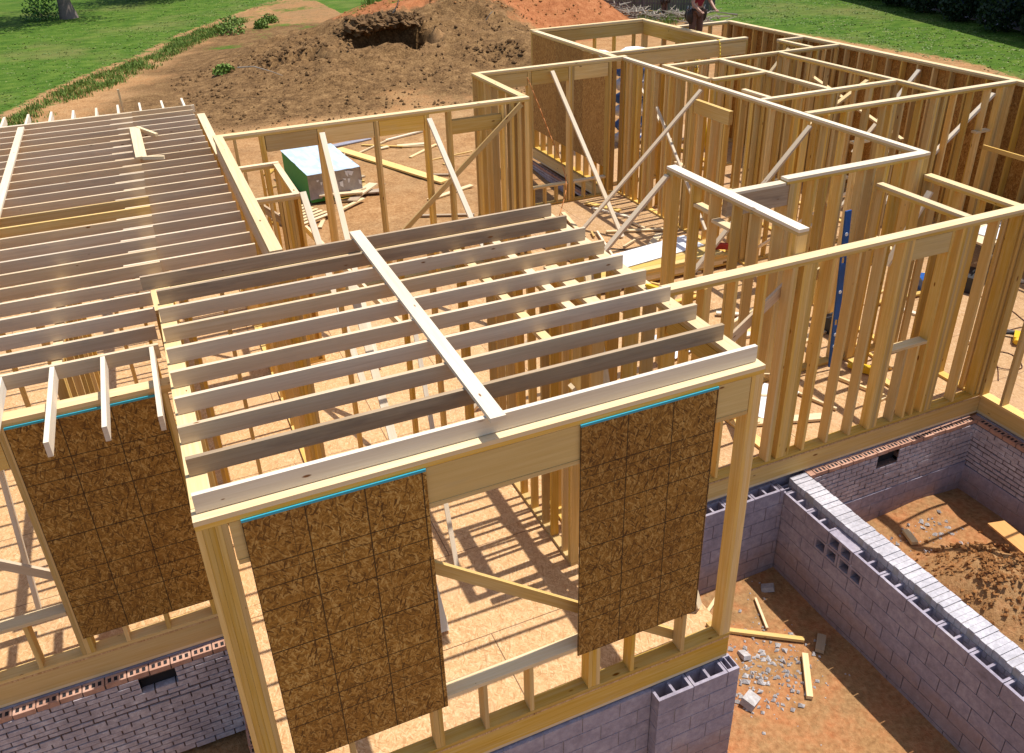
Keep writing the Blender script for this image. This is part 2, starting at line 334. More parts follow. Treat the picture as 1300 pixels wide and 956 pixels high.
# ------------------------------------------------------------------ stud walls
A, B = 3.06, 2.76
_wi = [0]
def wall(ax, c, a0, a1, zt, label, studs=None, sp=0.4064, th=0.14, headers=(), sills=(), gaps=(), doubled=(), plate=None, pm=None, double=True,
         cat='stud wall', bottom=True, sw=0.038, blocks=(), zb=0.003, hm=None, posts=(), nostud=False, topgap=None):
    """ax 'x': runs along x at y=c..c+th; ax 'y': runs along y at x=c..c+th"""
    _wi[0] += 1; e = (_wi[0] % 5) * 0.0017; c += e*0.5; zt += e
    pm = pm or M_plate
    base = (a0, c, 0) if ax == 'x' else (c, a0, 0)
    t = thing('stud_wall', label, cat, base, 'framed stud walls of the house')
    def L(name, u0, u1, v0, v1, z0, z1, m=None):
        if ax == 'x': return lum(name, t, u0, u1, v0, v1, z0, z1, m, base)
        return lum(name, t, v0, v1, u0, u1, z0, z1, m, base)
    p0, p1 = plate if plate else (a0, a1)
    L('top_plate', p0, p1, c, c+th, zt-0.038, zt, pm)
    ub = zt-0.0385
    if double: L('top_plate', p0+0.003, p1-0.003, c+0.0015, c+th-0.0015, zt-0.0765, zt-0.0385, M_pine); ub = zt-0.077
    if bottom:
        segs = []; s = a0
        for g0, g1 in sorted(gaps): segs.append((s, g0)); s = g1
        segs.append((s, a1))
        for s0, s1 in segs:
            if s1-s0 > 0.05: L('bottom_plate', s0, s1, c, c+th, zb, zb+0.038, M_pine)
    z0 = zb+0.039 if bottom else zb
    for h0, h1, ht, hb in headers:
        L('header', h0, h1, c+0.006, c+th-0.006, hb, ht if ht else ub-0.001, hm or M_pine)
    for s0, s1, st in sills:
        L('sill', s0, s1, c+0.001, c+th-0.001, st-0.038, st, M_plate)
    if not nostud:
        if studs is None:
            n = int((a1-a0-sw)/sp); studs = [a0+i*sp for i in range(n+1)]; 
            if a1-sw-studs[-1] > 0.08: studs.append(a1-sw)
        allst = [(s, sw) for s in studs]
        for s in doubled: allst += [(s, sw), (s+sw+0.001, sw)]
        for s, k in posts: allst += [(s+i*(sw+0.0012), sw) for i in range(k)]
        for si, (s, wd) in enumerate(allst):
            _tilt[0] = si < len(studs) and not any(abs(s-q) < .06 and q != s for q in studs)
            top = ub-0.001; lo = z0; skip = False
            for h0, h1, ht, hb in headers:
                if h0-0.01 < s and s+wd < h1+0.01:
                    top = hb-0.001
            for g0, g1 in gaps:
                if g0-0.005 < s and s+wd < g1+0.005: skip = True
            if skip: continue
            opn = None
            for s0, s1, st in sills:
                if s0-0.01 < s and s+wd < s1+0.01: opn = st
            if opn is not None: L('stud', s, s+wd, c+0.002, c+th-0.002, lo, opn-0.039)
            elif top-lo > 0.1: L('stud', s, s+wd, c+0.002, c+th-0.002, lo, top)
    _tilt[0] = True
    for b0, b1, bz in blocks: L('blocking', b0, b1, c+0.003, c+th-0.003, bz, bz+0.038, M_plate)
    return t, base, L

def panel(parent, base, ax, c, u0, u1, z0, z1, m=None, paint=True, name='sheathing_panel', lab=None):
    """a sheet of strand board; c = its outer face"""
    b = MB(); th = 0.0115; H = z1-z0; W = u1-u0
    def bx(a0, a1, h0, h1, mi):
        if ax == 'x': b.pbox(a0, a1, 0, th, h0, h1, mi)
        else: b.pbox(0, th, a0, a1, h0, h1, mi)
    if paint:
        bx(0, W, 0, H-0.02, 0); bx(0, W, H-0.02, H, 1)
    else: bx(0, W, 0, H, 0)
    me = b.mesh('sheathing', [m or M_osbw, M_blue])
    loc = (u0-base[0], c-base[1], z0-base[2]) if ax == 'x' else (c-base[0], u0-base[1], z0-base[2])
    o = link(name, me, parent, loc)
    if lab: o['label'] = lab
    return o

# ================================================================== GROUND
def interp(x, pts):
    if x <= pts[0][0]: return pts[0][1] + (x-pts[0][0])*(pts[1][1]-pts[0][1])/(pts[1][0]-pts[0][0])
    for (a, b), (c_, d) in zip(pts[:-1], pts[1:]):
        if x <= c_: return b + (x-a)/(c_-a)*(d-b)
    return pts[-1][1] + (x-pts[-1][0])*(pts[-1][1]-pts[-2][1])/(pts[-1][0]-pts[-2][0])
def sm(a, b, x):
    if a == b: return 0.0 if x < a else 1.0
    k = max(0, min(1, (x-a)/(b-a))); return k*k*(3-2*k)
LB = [(-12, 14), (-4.3, 29.2), (-2.9, 32.9), (-1.2, 36.3), (0.4, 38.8), (2.9, 44.7), (4.9, 48.1), (8.5, 54.2), (30, 80)]
RB = [(-10, 27.5), (15, 29.5), (18.6, 29.6), (20.9, 29.4), (24.0, 29.0), (26.0, 28.9), (29, 28.3), (33, 27.2), (45, 27.0), (70, 27)]
def fbm(x, y, s, o=4):
    v = 0; a = 1; tot = 0
    for i in range(o):
        v += a*noise.noise(Vector((x*s, y*s, 3.3*i))); tot += a; a *= 0.55; s *= 2.1
    return v/tot
def hgt(x, y):
    z = -1.50 + 1.30*sm(3.0, 11.0, y) - 0.2*(1-sm(6.75, 7.0, x))*(1-sm(3, 7, y))
    if x > 6: z -= 0.45*sm(7, 9.5, x)*sm(3, 11, y)*(1-sm(14, 20, y))
    z += 0.035*fbm(x, y, 0.5) + 0.02*fbm(x, y, 2.0, 2)
    # brown spoil mound behind the house
    mx = sm(1.0, 8.0, x)*(1-sm(14.5, 19.5, x)); my = sm(22.8, 30.0, y)*(1-sm(33.5, 39.5, y))
    m = mx*my
    z += m*(1.22 + 0.50*fbm(x, y, 0.35) + 0.34*fbm(x, y, 1.1, 3)) 
    # cut into the mound
    wob = 0.3*math.sin(x*1.3)+0.1*math.sin(x*5.1)
    ck = sm(8.3, 8.7, x)*(1-sm(11.3, 11.7, x))*sm(28.6, 29.6, y)*(1-sm(31.3+.5*wob, 31.45+.5*wob, y))
    z -= 1.35*ck*m; z += 0.45*m*sm(7.5, 9, x)*(1-sm(12, 14, x))*sm(31.3+.5*wob, 31.45+.5*wob, y)*(1-sm(32.2, 34.5, y))
    ck2 = sm(4.6, 5.1, x)*(1-sm(6.8, 7.2, x))*sm(28.2, 28.7, y)*(1-sm(30.2, 30.45, y)); z -= 0.5*ck2*m
    ck3 = sm(12.6, 12.9, x)*(1-sm(13.9, 14.3, x))*sm(25.2, 25.6, y)*(1-sm(27.0, 27.3, y)); z -= 0.4*ck3*m
    # red clay pile
    r = math.hypot((x-16.9)/8.4, (y-39.3)/7.6); z += 2.5*max(0, 1-r)**0.8*(1+0.25*fbm(x, y, 0.8, 4)) if r < 1 else 0
    r = math.hypot((x-20.8)/4.0, (y-36.3)/3.4); z += 0.9*max(0, 1-r)*(1+0.3*fbm(x, y, 0.8, 4)) if r < 1 else 0
    # pit inside the porch foundation
    r = math.hypot((x-8.65)/1.05, (y-0.05)/1.1); z += 0.85*max(0, 1-r)*(1+0.55*fbm(x, y, 2.6, 4))+0.10*fbm(x, y, 7, 3) if r < 1 else 0
    r = math.hypot((x-9.1)/0.9, (y-1.75)/0.35); z += 0.12*max(0, 1-r) if r < 1 else 0
    if 1.2 < x < 16.5 and 23 < y < 43 or r < 1: z += 0.26*m*fbm(x, y, 2.6, 3)
    return z
def masks(x, y):
    gl = (y - interp(x, LB))/1.2; gr = (x - interp(y, RB))/0.8
    g = max(gl, gr)
    if y > 47.5 and x > 12: g = max(g, 1)
    # strip of weeds between lawn and loam
    d = interp(x, LB) - y
    if x < 9 and 1.1 < d < 3.6: g = max(g, 0.42 + 0.10*math.sin(x*1.7))
    if 12 < x < 15.8 and 40 < y < 44: g = max(g, 0.6)
    g = max(0, min(1, 0.5+g*0.5)) if g > -1 and not (x < 9 and 1.1 < d < 3.6) else max(0, min(1, g))
    rr = max(0, 1.25 - math.hypot((x-17.0)/8.4, (y-39.2)/7.6)*1.0); red_ = max(0, min(1, rr*2.2))
    if x > 24 and y < 30 and x < 30: red_ = max(red_, 0.35)
    if x < 11 and y < 2.3 and x > 4: red_ = max(red_, 0.42)
    lo = sm(-4.5, 2.0, x - (y-29)*0.3)*(1-sm(16.2, 18.2, x))*sm(20.5, 25.5, y)*(1-sm(44, 46, y))*(1-sm(33.5, 36.5, y)*sm(9.5, 12, x))
    lo = max(lo, 0.40*sm(0.3, 2.0, d)*sm(26, 29, y)*(1-sm(16, 18, x)))
    lo *= 0.75+0.35*noise.noise(Vector((x*0.4, y*0.9, 7)))+0.1*math.sin(y*3+x*.8)*(1-sm(24, 26, y))
    if 7.2 < x < 10.05 and y < 1.95: lo = max(lo, 0.35*max(0, 1.1-math.hypot((x-8.65)/1.0, (y-0.05)/1.1)))
    if g > 0.3: lo *= 0.4
    if x < 16.5 and y > 38 and g < .5: g = max(g, 0.42+0.45*noise.noise(Vector((x*.5, y*.5, 1)))); lo = max(lo, .45)
    return g, red_*(1-lo*0.9), max(0, min(1, lo*0.95))
def lines(segs):
    out = []
    for a, b, s in segs:
        n = max(1, round((b-a)/s)); out += [a+(b-a)*i/n for i in range(n)]
    out.append(segs[-1][1]); return out
gx = lines([(-400, -60, 40), (-60, -12, 4), (-12, 2, 0.45), (2, 19, 0.2), (19, 42, 0.4), (42, 80, 4), (80, 500, 40)])
gy = lines([(-200, -20, 20), (-20, -3, 1.5), (-3, 3, 0.22), (3, 21, 0.5), (21, 42, 0.2), (42, 62, 0.5), (62, 120, 5), (120, 700, 40)])
verts = [(x, y, hgt(x, y)) for y in gy for x in gx]; nx = len(gx)
faces = [(j*nx+i, j*nx+i+1, (j+1)*nx+i+1, (j+1)*nx+i) for j in range(len(gy)-1) for i in range(nx-1)]
me = bpy.data.meshes.new('ground'); me.from_pydata(verts, [], faces); me.materials.append(M_ground)
ca = me.color_attributes.new('mask', 'FLOAT_COLOR', 'POINT'); buf = []
for x, y, z in verts: g, r, l = masks(x, y); buf += [g, r, l, 1]
ca.data.foreach_set('color', buf); me.polygons.foreach_set('use_smooth', [True]*len(faces)); me.update()
o = link('ground', me); o['kind'] = 'structure'

# clods of earth over the mound (nobody could count them)
b = MB()
def clod(b, x, y, r, mi=0):
    z = hgt(x, y)+r*0.25; pts = []
    for i in range(6):
        d = [(1,0,0),(-1,0,0),(0,1,0),(0,-1,0),(0,0,1),(0,0,-1)][i]; k = r*(0.6+0.6*rnd.random())
        pts.append((x+d[0]*k+rnd.uniform(-.3,.3)*r, y+d[1]*k+rnd.uniform(-.3,.3)*r, z+d[2]*k*0.8))
    for f in [(0,2,4),(2,1,4),(1,3,4),(3,0,4),(2,0,5),(1,2,5),(3,1,5),(0,3,5)]:
        b.quad([pts[i] for i in f], [(0, 0)]*3, mi)
for i in range(3800):
    x = rnd.uniform(1.5, 17.5); y = rnd.uniform(22.6, 33)
    if fbm(x, y, 0.6, 3) < -0.12: continue
    clod(b, x, y, 0.018+0.075*rnd.random()**4)
m_clod = masonry('loam_clod', (0.14, 0.078, 0.033), (0.28, 0.165, 0.072))
o = link('earth_clods', b.mesh('clods', [m_clod])); o['kind'] = 'stuff'; o['label'] = 'loose clods of brown earth strewn over the spoil mound'
b = MB()
for i in range(2200):
    a = rnd.uniform(0, 6.28); r = rnd.random()**0.6; clod(b, 17.2+7.2*r*math.cos(a), 39.0+6.6*r*math.sin(a), 0.02+0.08*rnd.random()**3)
m_rclod = masonry('clay_clod', (0.32, 0.145, 0.05), (0.48, 0.25, 0.10))
for i in range(1500): clod(b, min(9.95, 8.65+rnd.gauss(0, .42)), 0.05+rnd.gauss(0, .48), 0.010+0.030*rnd.random()**2)
o = link('clay_clods', b.mesh('clods', [m_rclod])); o['kind'] = 'stuff'; o['label'] = 'crumbled orange clay on the piles and in the pit'
b = MB()
for i in range(420):
    k = rnd.random()
    if k < 0.6: x = rnd.gauss(5.55, 0.30); y = rnd.gauss(0.55, 0.30)
    elif k < 0.8: x = rnd.uniform(4.6, 6.4); y = rnd.uniform(0.1, 1.9)
    else: x = rnd.uniform(8.3, 9.4); y = rnd.uniform(1.0, 1.6)
    clod(b, x, y, 0.010+0.035*rnd.random()**2)
o = link('masonry_rubble', b.mesh('rubble', [M_rock])); o['kind'] = 'stuff'; o['label'] = 'grey chips of broken block on the dirt'

# overhanging lip of roots and soil above the cut
b = MB()
for i in range(26):
    x = 8.8+2.5*i/25+rnd.uniform(-.1, .1); wob = 0.3*math.sin(x*1.3)+0.1*math.sin(x*5.1); y = 31.35+.5*wob
    z = hgt(x, y+0.5); b.blob((x, y-0.15+rnd.uniform(-.15, .15), z-0.10), .26, .62+rnd.uniform(-.15, .2), .22+rnd.uniform(-.06, .06), i, .5, 0, 14, 20)
for i in range(420):
    q = rnd.random()
    x, y = (rnd.uniform(8.1, 11.8), 31.4+rnd.gauss(0, .45)) if q < .5 else (rnd.uniform(4.6, 7.4), 30.4+rnd.gauss(0, .4)) if q < .8 else (rnd.uniform(12.5, 14.4), 27.2+rnd.gauss(0, .4))
    clod(b, x, y, rnd.uniform(.04, .13))
o = link('ground_lip', b.mesh('ground_lip', [m_clod], False)); o['kind'] = 'structure'
# weeds along the lawn edge
def blades(b, x, y, n, h, spread, mi=0, zoff=0):
    for i in range(n):
        a = rnd.uniform(0, 6.28); rr = spread*rnd.random()**0.6; px = x+rr*math.cos(a); py_ = y+rr*math.sin(a); z = hgt(px, py_)+zoff
        hh = h*rnd.uniform(0.5, 1.1)*(1-0.5*rr/spread); a2 = rnd.uniform(0, 6.28); wd = 0.008+0.014*rnd.random(); ln = hh*rnd.uniform(0.1, 0.6)
        dx, dy = math.cos(a2), math.sin(a2)
        p = [(px-dy*wd, py_+dx*wd, z), (px+dy*wd, py_-dx*wd, z), (px+dx*ln+dy*wd*.5, py_+dy*ln-dx*wd*.5, z+hh), (px+dx*ln-dy*wd*.5, py_+dy*ln+dx*wd*.5, z+hh*0.95)]
        b.quad(p, [(0, 0)]*4, mi)
b = MB()
for i in range(700):
    x = rnd.uniform(-4.6, 6.5); yb = interp(x, LB); d = rnd.uniform(1.2, 4.4)
    if noise.noise(Vector((x*0.6, d, 2))) < -0.1: continue
    blades(b, x, yb-d, 34, rnd.uniform(0.06, 0.26), 0.42)
for i in range(60): blades(b, rnd.uniform(12.0, 15.5), rnd.uniform(40.5, 43), 24, 0.4, 0.4)
o = link('weeds', b.mesh('weeds', [M_weed])); o['kind'] = 'stuff'; o['label'] = 'rough green weeds along the bare edge of the lawn'
# tufts over the lawns
b = MB()
def tuft(b, x, y, h):
    z = hgt(x, y)
    for q in range(3):
        a2 = rnd.uniform(0, 6.28); dx, dy = math.cos(a2), math.sin(a2); wd = .03+.03*rnd.random(); ln = h*rnd.uniform(1.5, 4.0); px, py_ = x+rnd.gauss(0, .06), y+rnd.gauss(0, .06)
        b.quad([(px-dy*wd, py_+dx*wd, z-.01), (px+dy*wd, py_-dx*wd, z-.01), (px+dx*ln+dy*wd*.3, py_+dy*ln-dx*wd*.3, z+h), (px+dx*ln-dy*wd*.3, py_+dy*ln+dx*wd*.3, z+h*.9)], [(0, 0)]*4, rnd.choice((0, 0, 1)))
n_ = 0
while n_ < 15000:
    if n_ % 2: x = rnd.uniform(29, 43); y = rnd.uniform(14, 46); ok = x > interp(y, RB)-.25
    else: x = rnd.uniform(-24, 14); y = interp(x, LB)-.3+26*rnd.random()**1.5; ok = y < 66
    if x > 12 and x < 29: ok = False
    n_ += 1
    if ok and noise.noise(Vector((x*.5, y*.5, 9))) > -.35: tuft(b, x, y, rnd.uniform(.008, .028))
M_tuft = leafm('lawn_blades', (0.06, 0.12, 0.014), (0.12, 0.185, 0.03)); M_tuft2 = leafm('dry_blades', (0.12, 0.16, 0.03), (0.20, 0.22, 0.06))
o = link('grass', b.mesh('grass', [M_tuft, M_tuft2])); o['kind'] = 'stuff'; o['label'] = 'mown lawn grass with a ragged edge against the bare dirt'
def bush(x, y, r, h, label, grp=None, m=None):
    t_ = thing('weed_bush', label, 'bush', (x, y, hgt(x, y)), grp); b = MB(); z0 = hgt(x, y)
    for i in range(int(420*max(1, r))):
        d = Vector((rnd.gauss(0, 1), rnd.gauss(0, 1), abs(rnd.gauss(0, 1)))).normalized()*(rnd.random()**0.4)
        c_ = Vector((d.x*r, d.y*r, d.z*h)); q = Vector((rnd.uniform(-1, 1), rnd.uniform(-1, 1), rnd.uniform(-1, 1))).normalized()
        u = q.orthogonal().normalized()*0.055; v = q.cross(u).normalized()*0.035*(1+r)
        b.quad([c_-u, c_-v, c_+u, c_+v], [(0, 0)]*4)
    link('foliage', b.mesh('foliage', [m or M_weed]), t_)
    b = MB(); 
    for k in range(5): b.cyl((0, 0, -0.05), (rnd.uniform(-.6, .6)*r, rnd.uniform(-.6, .6)*r, h*0.7), 0.018, 0.006, 5)
    link('stem', b.mesh('stem', [M_bark]), t_)
bush(5.3, 43.6, 0.85, 0.9, 'bright leafy weed bush on the lawn edge above the brown spoil mound')
bush(3.5, 31.0, 0.45, 0.35, 'lone green weed tuft growing on the near slope of the brown mound')
bush(7.7, 46.2, 0.55, 0.5, 'small leafy weed clump right of the big weed bush')
bush(16.2, 41.0, 0.45, 1.3, 'tall thin green weed standing between the brown and the red piles')
bush(7.0, 44.5, 0.4, 0.5, 'little weed clump behind the crest of the brown mound')

# dry roots sticking out of the mound
def branch(name, pts, r, label, cat='root', m=None):
    b = MB(); n = len(pts)-1
    for i in range(n): b.cyl(pts[i], pts[i+1], r*(1-i/(n+1)), r*(1-(i+1)/(n+1)), 6, 0)
    return tag(link(name, b.mesh(name, [m or M_dead])), label, cat)
branch('dead_root', [(10.2, 31.5, 1.35), (10.5, 31.3, 1.7), (10.75, 31.2, 2.1), (10.8, 31.2, 2.35)], 0.045, 'bleached forked root poking up at the lip of the cut')
branch('dead_root', [(3.6, 27.0, 1.0), (4.1, 26.6, 1.05), (4.6, 26.2, 0.9), (4.9, 25.8, 0.8)], 0.03, 'thin pale root curling out of the dark left end of the mound')
branch('dead_root', [(14.3, 30.5, 1.25), (14.45, 30.4, 1.5), (14.6, 30.4, 1.6)], 0.03, 'short white stick on the right shoulder of the brown mound')

# ================================================================== FOUNDATIONS
def blockwall(ax, c, a0, a1, z0, z1, th, label, bw=0.40, bh=0.20, face=-1, hollow=True, m=None, holes=(), name='block_wall', soldier=None):
    """courses of block as real boxes in one mesh, mortar core set back, hollow top course"""
    base = (a0, c, z0) if ax == 'x' else (c, a0, z0)
    t_ = thing(name, label, 'foundation wall', base)
    b = MB(); g = 0.009
    def bx(u0, u1, v0, v1, h0, h1, mi=0):
        if ax == 'x': b.box(u0-a0, u1-a0, v0-c, v1-c, h0-z0, h1-z0, mi)
        else: b.box(v0-c, v1-c, u0-a0, u1-a0, h0-z0, h1-z0, mi)
    n = round((z1-z0)/bh); bh = (z1-z0)/n
    for k in range(n):
        h0 = z0+k*bh; h1 = h0+bh-g; u = a0-(bw/2 if k % 2 else 0)
        top = (k == n-1)
        while u < a1-0.02:
            u0 = max(u, a0); u1 = min(u+bw-g, a1); u += bw
            if u1-u0 < 0.03: continue
            j = rnd.uniform(-.0015, .0015)
            if holes and any(abs(k-hk) < .6 and abs((u0+u1)/2-hu) < .06 for hu, hk in holes):
                # block laid on its side: its two cores show on the face
                w2 = (u1-u0)
                for q0, q1 in ((0, .08), (.44, .56), (.92, 1)): bx(u0+q0*w2, u0+q1*w2, c+j, c+th, h0, h1)
                for q0, q1 in ((.08, .44), (.56, .92)):
                    bx(u0+q0*w2, u0+q1*w2, c+j, c+th, h0, h0+.03); bx(u0+q0*w2, u0+q1*w2, c+j, c+th, h1-.03, h1)
                    bx(u0+q0*w2, u0+q1*w2, c+th-.04, c+th-.002, h0+.03, h1-.03, 2)  # dark backing paints the shade deep in each core
                continue
            if top and hollow:
                bx(u0, u1, c+j, c+.033, h0, h1); bx(u0, u1, c+th-.033, c+th-j, h0, h1)
                w2 = u1-u0
                for q in ((0, .07), (.465, .535), (.93, 1)): bx(u0+q[0]*w2, u0+q[1]*w2, c+.034, c+th-.034, h0, h1-.002)
            else: bx(u0, u1, c+j, c+th-j, h0, h1)
    hc = z1-bh if hollow else z1-0.008
    if not holes: bx(a0+.006, a1-.006, c+.007, c+th-.007, z0, hc-.004, 1)
    link('blocks', b.mesh('blocks', [m or M_cmu, M_mortar, M_holeshade]), t_)
    return t_, base
def brickwall(ax, c, a0, a1, z0, z1, th, label, vent=None, m=None, cored=True, name='brick_wall', topm=None):
    base = (a0, c, z0) if ax == 'x' else (c, a0, z0); t_ = thing(name, label, 'foundation wall', base); b = MB(); bw, g = 0.205, 0.014
    n = round((z1-z0)/0.0675); bh = (z1-z0)/n
    def bx(u0, u1, v0, v1, h0, h1, mi=0):
        if ax == 'x': b.box(u0-a0, u1-a0, v0-c, v1-c, h0-z0, h1-z0, mi)
        else: b.box(v0-c, v1-c, u0-a0, u1-a0, h0-z0, h1-z0, mi)
    for k in range(n):
        h0 = z0+k*bh; h1 = h0+bh-g; u = a0-(bw/2 if k % 2 else 0); top = k == n-1
        while u < a1-0.01:
            u0 = max(u, a0); u1 = min(u+bw-g, a1); u += bw
            if u1-u0 < 0.02: continue
            if vent and vent[2] < (h0+h1)/2 < vent[3] and u1 > vent[0] and u0 < vent[1]:
                if u0 < vent[0]-.02: bx(u0, vent[0], c, c+th, h0, h1, 0)
                if u1 > vent[1]+.02: bx(vent[1], u1, c, c+th, h0, h1, 0)
                continue
            j = rnd.uniform(-.006, .006); h0 += rnd.uniform(-.002, .002)
            bx(u0, u1, c+j, c+th, h0, h1, 2 if top else 0)
            if top and cored:
                w2 = u1-u0
                for q in (.2, .5, .8):
                    if w2 > .15: bx(u0+(q-.085)*w2, u0+(q+.085)*w2, c+th*.2, c+th*.7, h1-.01, h1+.0012, 3)  # near-black pads on the brick top stand in for shaded core holes
    if vent:
        s = [(a0+.003, vent[0], z0, z1-.026), (vent[1], a1-.003, z0, z1-.026), (vent[0], vent[1], z0, vent[2]), (vent[0], vent[1], vent[3], z1-.026)]
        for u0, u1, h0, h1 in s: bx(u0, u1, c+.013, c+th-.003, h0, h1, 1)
        bx(vent[0]-.01, vent[1]+.01, c+th-.02, c+th-.004, vent[2]-.01, vent[3]+.01, 3)  # dark backing paints the shade behind the vent
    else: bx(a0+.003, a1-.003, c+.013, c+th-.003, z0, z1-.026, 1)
    link('bricks', b.mesh('bricks', [m or M_brick, M_dmortar, topm or M_brickred, M_holeshade]), t_)
    return t_
# front wing, seen from the porch pit
brickwall('x', 1.925, 7.13, 10.05, -1.0, -0.296, 0.112, 'mortar smeared brick band under the wing wall with a dark vent opening', vent=(8.28, 8.66, -0.57, -0.36))
blockwall('x', 1.91, 7.13, 10.05, -1.75, -1.003, 0.11, 'grey block courses below the brick band at the back of the porch pit', hollow=False, bh=0.2)
brickwall('y', 10.05, -2.6, 2.03, -1.06, -0.30, 0.115, 'shaded mortar smeared brick wall on the right side of the porch pit', name='brick_wall')
blockwall('y', 10.04, -2.6, 2.03, -1.75, -1.063, 0.11, 'shaded block courses below the brick on the right side of the pit', hollow=False)
blockwall('y', 6.715, -3.3, 2.03, -1.82, -0.42, 0.20, 'long grey block wall with open cores beside the porch pit', holes=[(0.9, 6), (0.7, 5), (1.1, 5)], bh=0.2)
# brick ledge on that wall
t_ = thing('brick_ledge', 'long ledge of pale bricks laid crosswise on the block wall', 'brick ledge', (6.87, -3.4, -1.75)); b = MB()
y = -3.4; k = 0
while y < 1.99:
    x1 = 7.115+rnd.uniform(-.004, .004)
    b.box(rnd.uniform(-.004, .01), x1-6.87+.02, y+3.4, y+3.4+.069+rnd.uniform(-.003, .003), 1.75-.325-.095, 1.75-.325+rnd.uniform(-.007, .005), 0); y += .0765
for kk in range(2):
    y = -3.4-(.05 if kk else 0)
    while y < 1.95: b.box(0, .23, max(0, y+3.4), y+3.4+.092, 1.75-.325-.095-.075*(kk+1), 1.75-.325-.095-.075*kk-.012, 1); y += .105
b.box(.008, .225, .003, 5.42, 0, 1.75-.325-.012, 2)
link('bricks', b.mesh('bricks', [M_brickwhite, M_brick, M_mortar]), t_)
# block wall left of the porch under the wing, and piers of the front room
blockwall('x', 1.90, 4.25, 6.705, -1.82, -0.36, 0.20, 'grey block wall with open cores under the left end of the wing', holes=[(5.85, 6), (6.25, 6)], bh=0.2057)
blockwall('x', 2.105, 4.25, 7.12, -1.7, -0.292, 0.15, 'inner block wythe carrying the sill at the left end of the wing', hollow=False)
blockwall('x', 2.042, 7.13, 10.05, -1.7, -0.292, 0.15, 'inner block wythe carrying the sill under the wing', hollow=False)
blockwall('y', 10.17, -2.6, 2.03, -1.7, -0.292, 0.15, 'inner block wythe carrying the sill of the right wing', hollow=False)
blockwall('x', 2.40, -6.0, -0.02, -1.6, -0.292, 0.15, 'inner block wythe carrying the left front sill', hollow=False)
blockwall('x', -0.14, 3.55, 4.48, -1.82, -0.33, 0.20, 'bluish grey block corner under the right front post')
blockwall('y', 4.24, 0.07, 1.88, -1.75, -0.31, 0.20, 'block wall running back under the right side of the front room')
blockwall('x', -0.02, 0.0, 3.54, -1.75, -0.31, 0.20, 'block wall under the front room deck', hollow=False)
brickwall('x', 2.29, -6.0, -0.02, -1.6, -0.30, 0.105, 'dark mortar smeared brick wall under the left front rim', vent=(-1.0, -0.65, -0.60, -0.40))
brickwall('y', 9.76, 12.1, 16.3, -1.15, -0.335, 0.095, 'dark brick foundation under the rear left wall seen through the back opening', vent=(13.2, 13.6, -0.62, -0.46))
brickwall('y', -0.09, 0.2, 2.28, -1.6, -0.33, 0.09, 'brick return under the left side of the front room')

# ================================================================== DECK
def deck(x0, x1, y0, y1, label, rims=('f',), z=-0.0):
    base = (x0, y0, -0.29); t_ = thing('floor_deck', label, 'floor deck', base); b = MB()
    b.box(0, x1-x0, 0, y1-y0, .29-.018+z, .29+z)
    b.uv = [[(b.v[i][0]+x0, b.v[i][1]+y0) for i in f] for f in b.f]
    link('subfloor', b.mesh('subfloor', [M_osbf]), t_)
    if 'f' in rims: lum('rim_joist', t_, x0+.002, x1-.002, y0+.004, y0+.042, -.252, -.0185+z, M_pine, base); lum('mudsill', t_, x0, x1, y0+.006, y0+.14, -.29, -.2525, M_plate, base)
    if 'l' in rims: lum('rim_joist', t_, x0+.004, x0+.042, y0+.045, y1-.002, -.252, -.0185+z, M_pine, base); lum('mudsill', t_, x0+.006, x0+.14, y0+.142, y1, -.29, -.2525, M_plate, base)
    if 'r' in rims: lum('rim_joist', t_, x1-.042, x1-.004, y0+.045, y1-.002, -.252, -.0185+z, M_pine, base); lum('mudsill', t_, x1-.14, x1-.006, y0+.142, y1, -.29, -.2525, M_plate, base)
deck(0.0, 4.42, 0.0, 2.398, 'strand board floor of the front room seen through its window opening', 'flr')
deck(-8.0, 4.42, 2.402, 9.64, 'strand board floor under the left wing joists', 'fl')
deck(-8.0, 1.34, 9.644, 12.6, 'strand board floor at the back of the left wing', 'l')
deck(4.424, 10.18, 2.04, 9.64, 'strand board floor of the middle wing behind the porch pit', 'f')
deck(6.55, 10.18, 9.644, 12.05, 'strand board floor at the back of the tall middle room', 'l')
deck(10.184, 14.99, -3.4, 12.05, 'strand board floor of the right wing', 'l')
deck(9.85, 14.99, 12.054, 16.3, 'strand board floor of the rear right rooms', 'l')

# ================================================================== WALLS
# 1 front wall of the front room
t_, ba, L = wall('x', 0.0, 0.0, 4.42, A, 'nearest wall, tall front wall of the joisted room with two sheathed window bays', studs=[],
    posts=[(0.002, 5), (4.30, 3), (2.86, 1), (3.3, 1), (1.4, 1), (3.85, 1), (2.28, 1), (1.85, 1), (0.7, 1)], headers=[(0.205, 4.295, 2.979, 2.665)], sills=[(0.72, 3.84, 0.635)], pm=M_plate, hm=M_lvl)
L('header_plate', 0.21, 4.29, 0.002, 0.138, 2.626, 2.663, M_pine)
L('stud', 2.90, 2.938, 0.003, 0.137, 0.042, 2.62); L('stud', 2.94, 2.978, 0.003, 0.137, 0.042, 2.62)
L('stud', 1.44, 1.478, 0.003, 0.137, 0.042, 2.62)
panel(t_, ba, 'x', -0.0125, 0.28, 1.53, 0.54, 2.985, lab='left strand board sheet with blue painted top edge')
panel(t_, ba, 'x', -0.0125, 2.74, 3.97, 0.54, 2.985, lab='right strand board sheet with blue painted top edge')
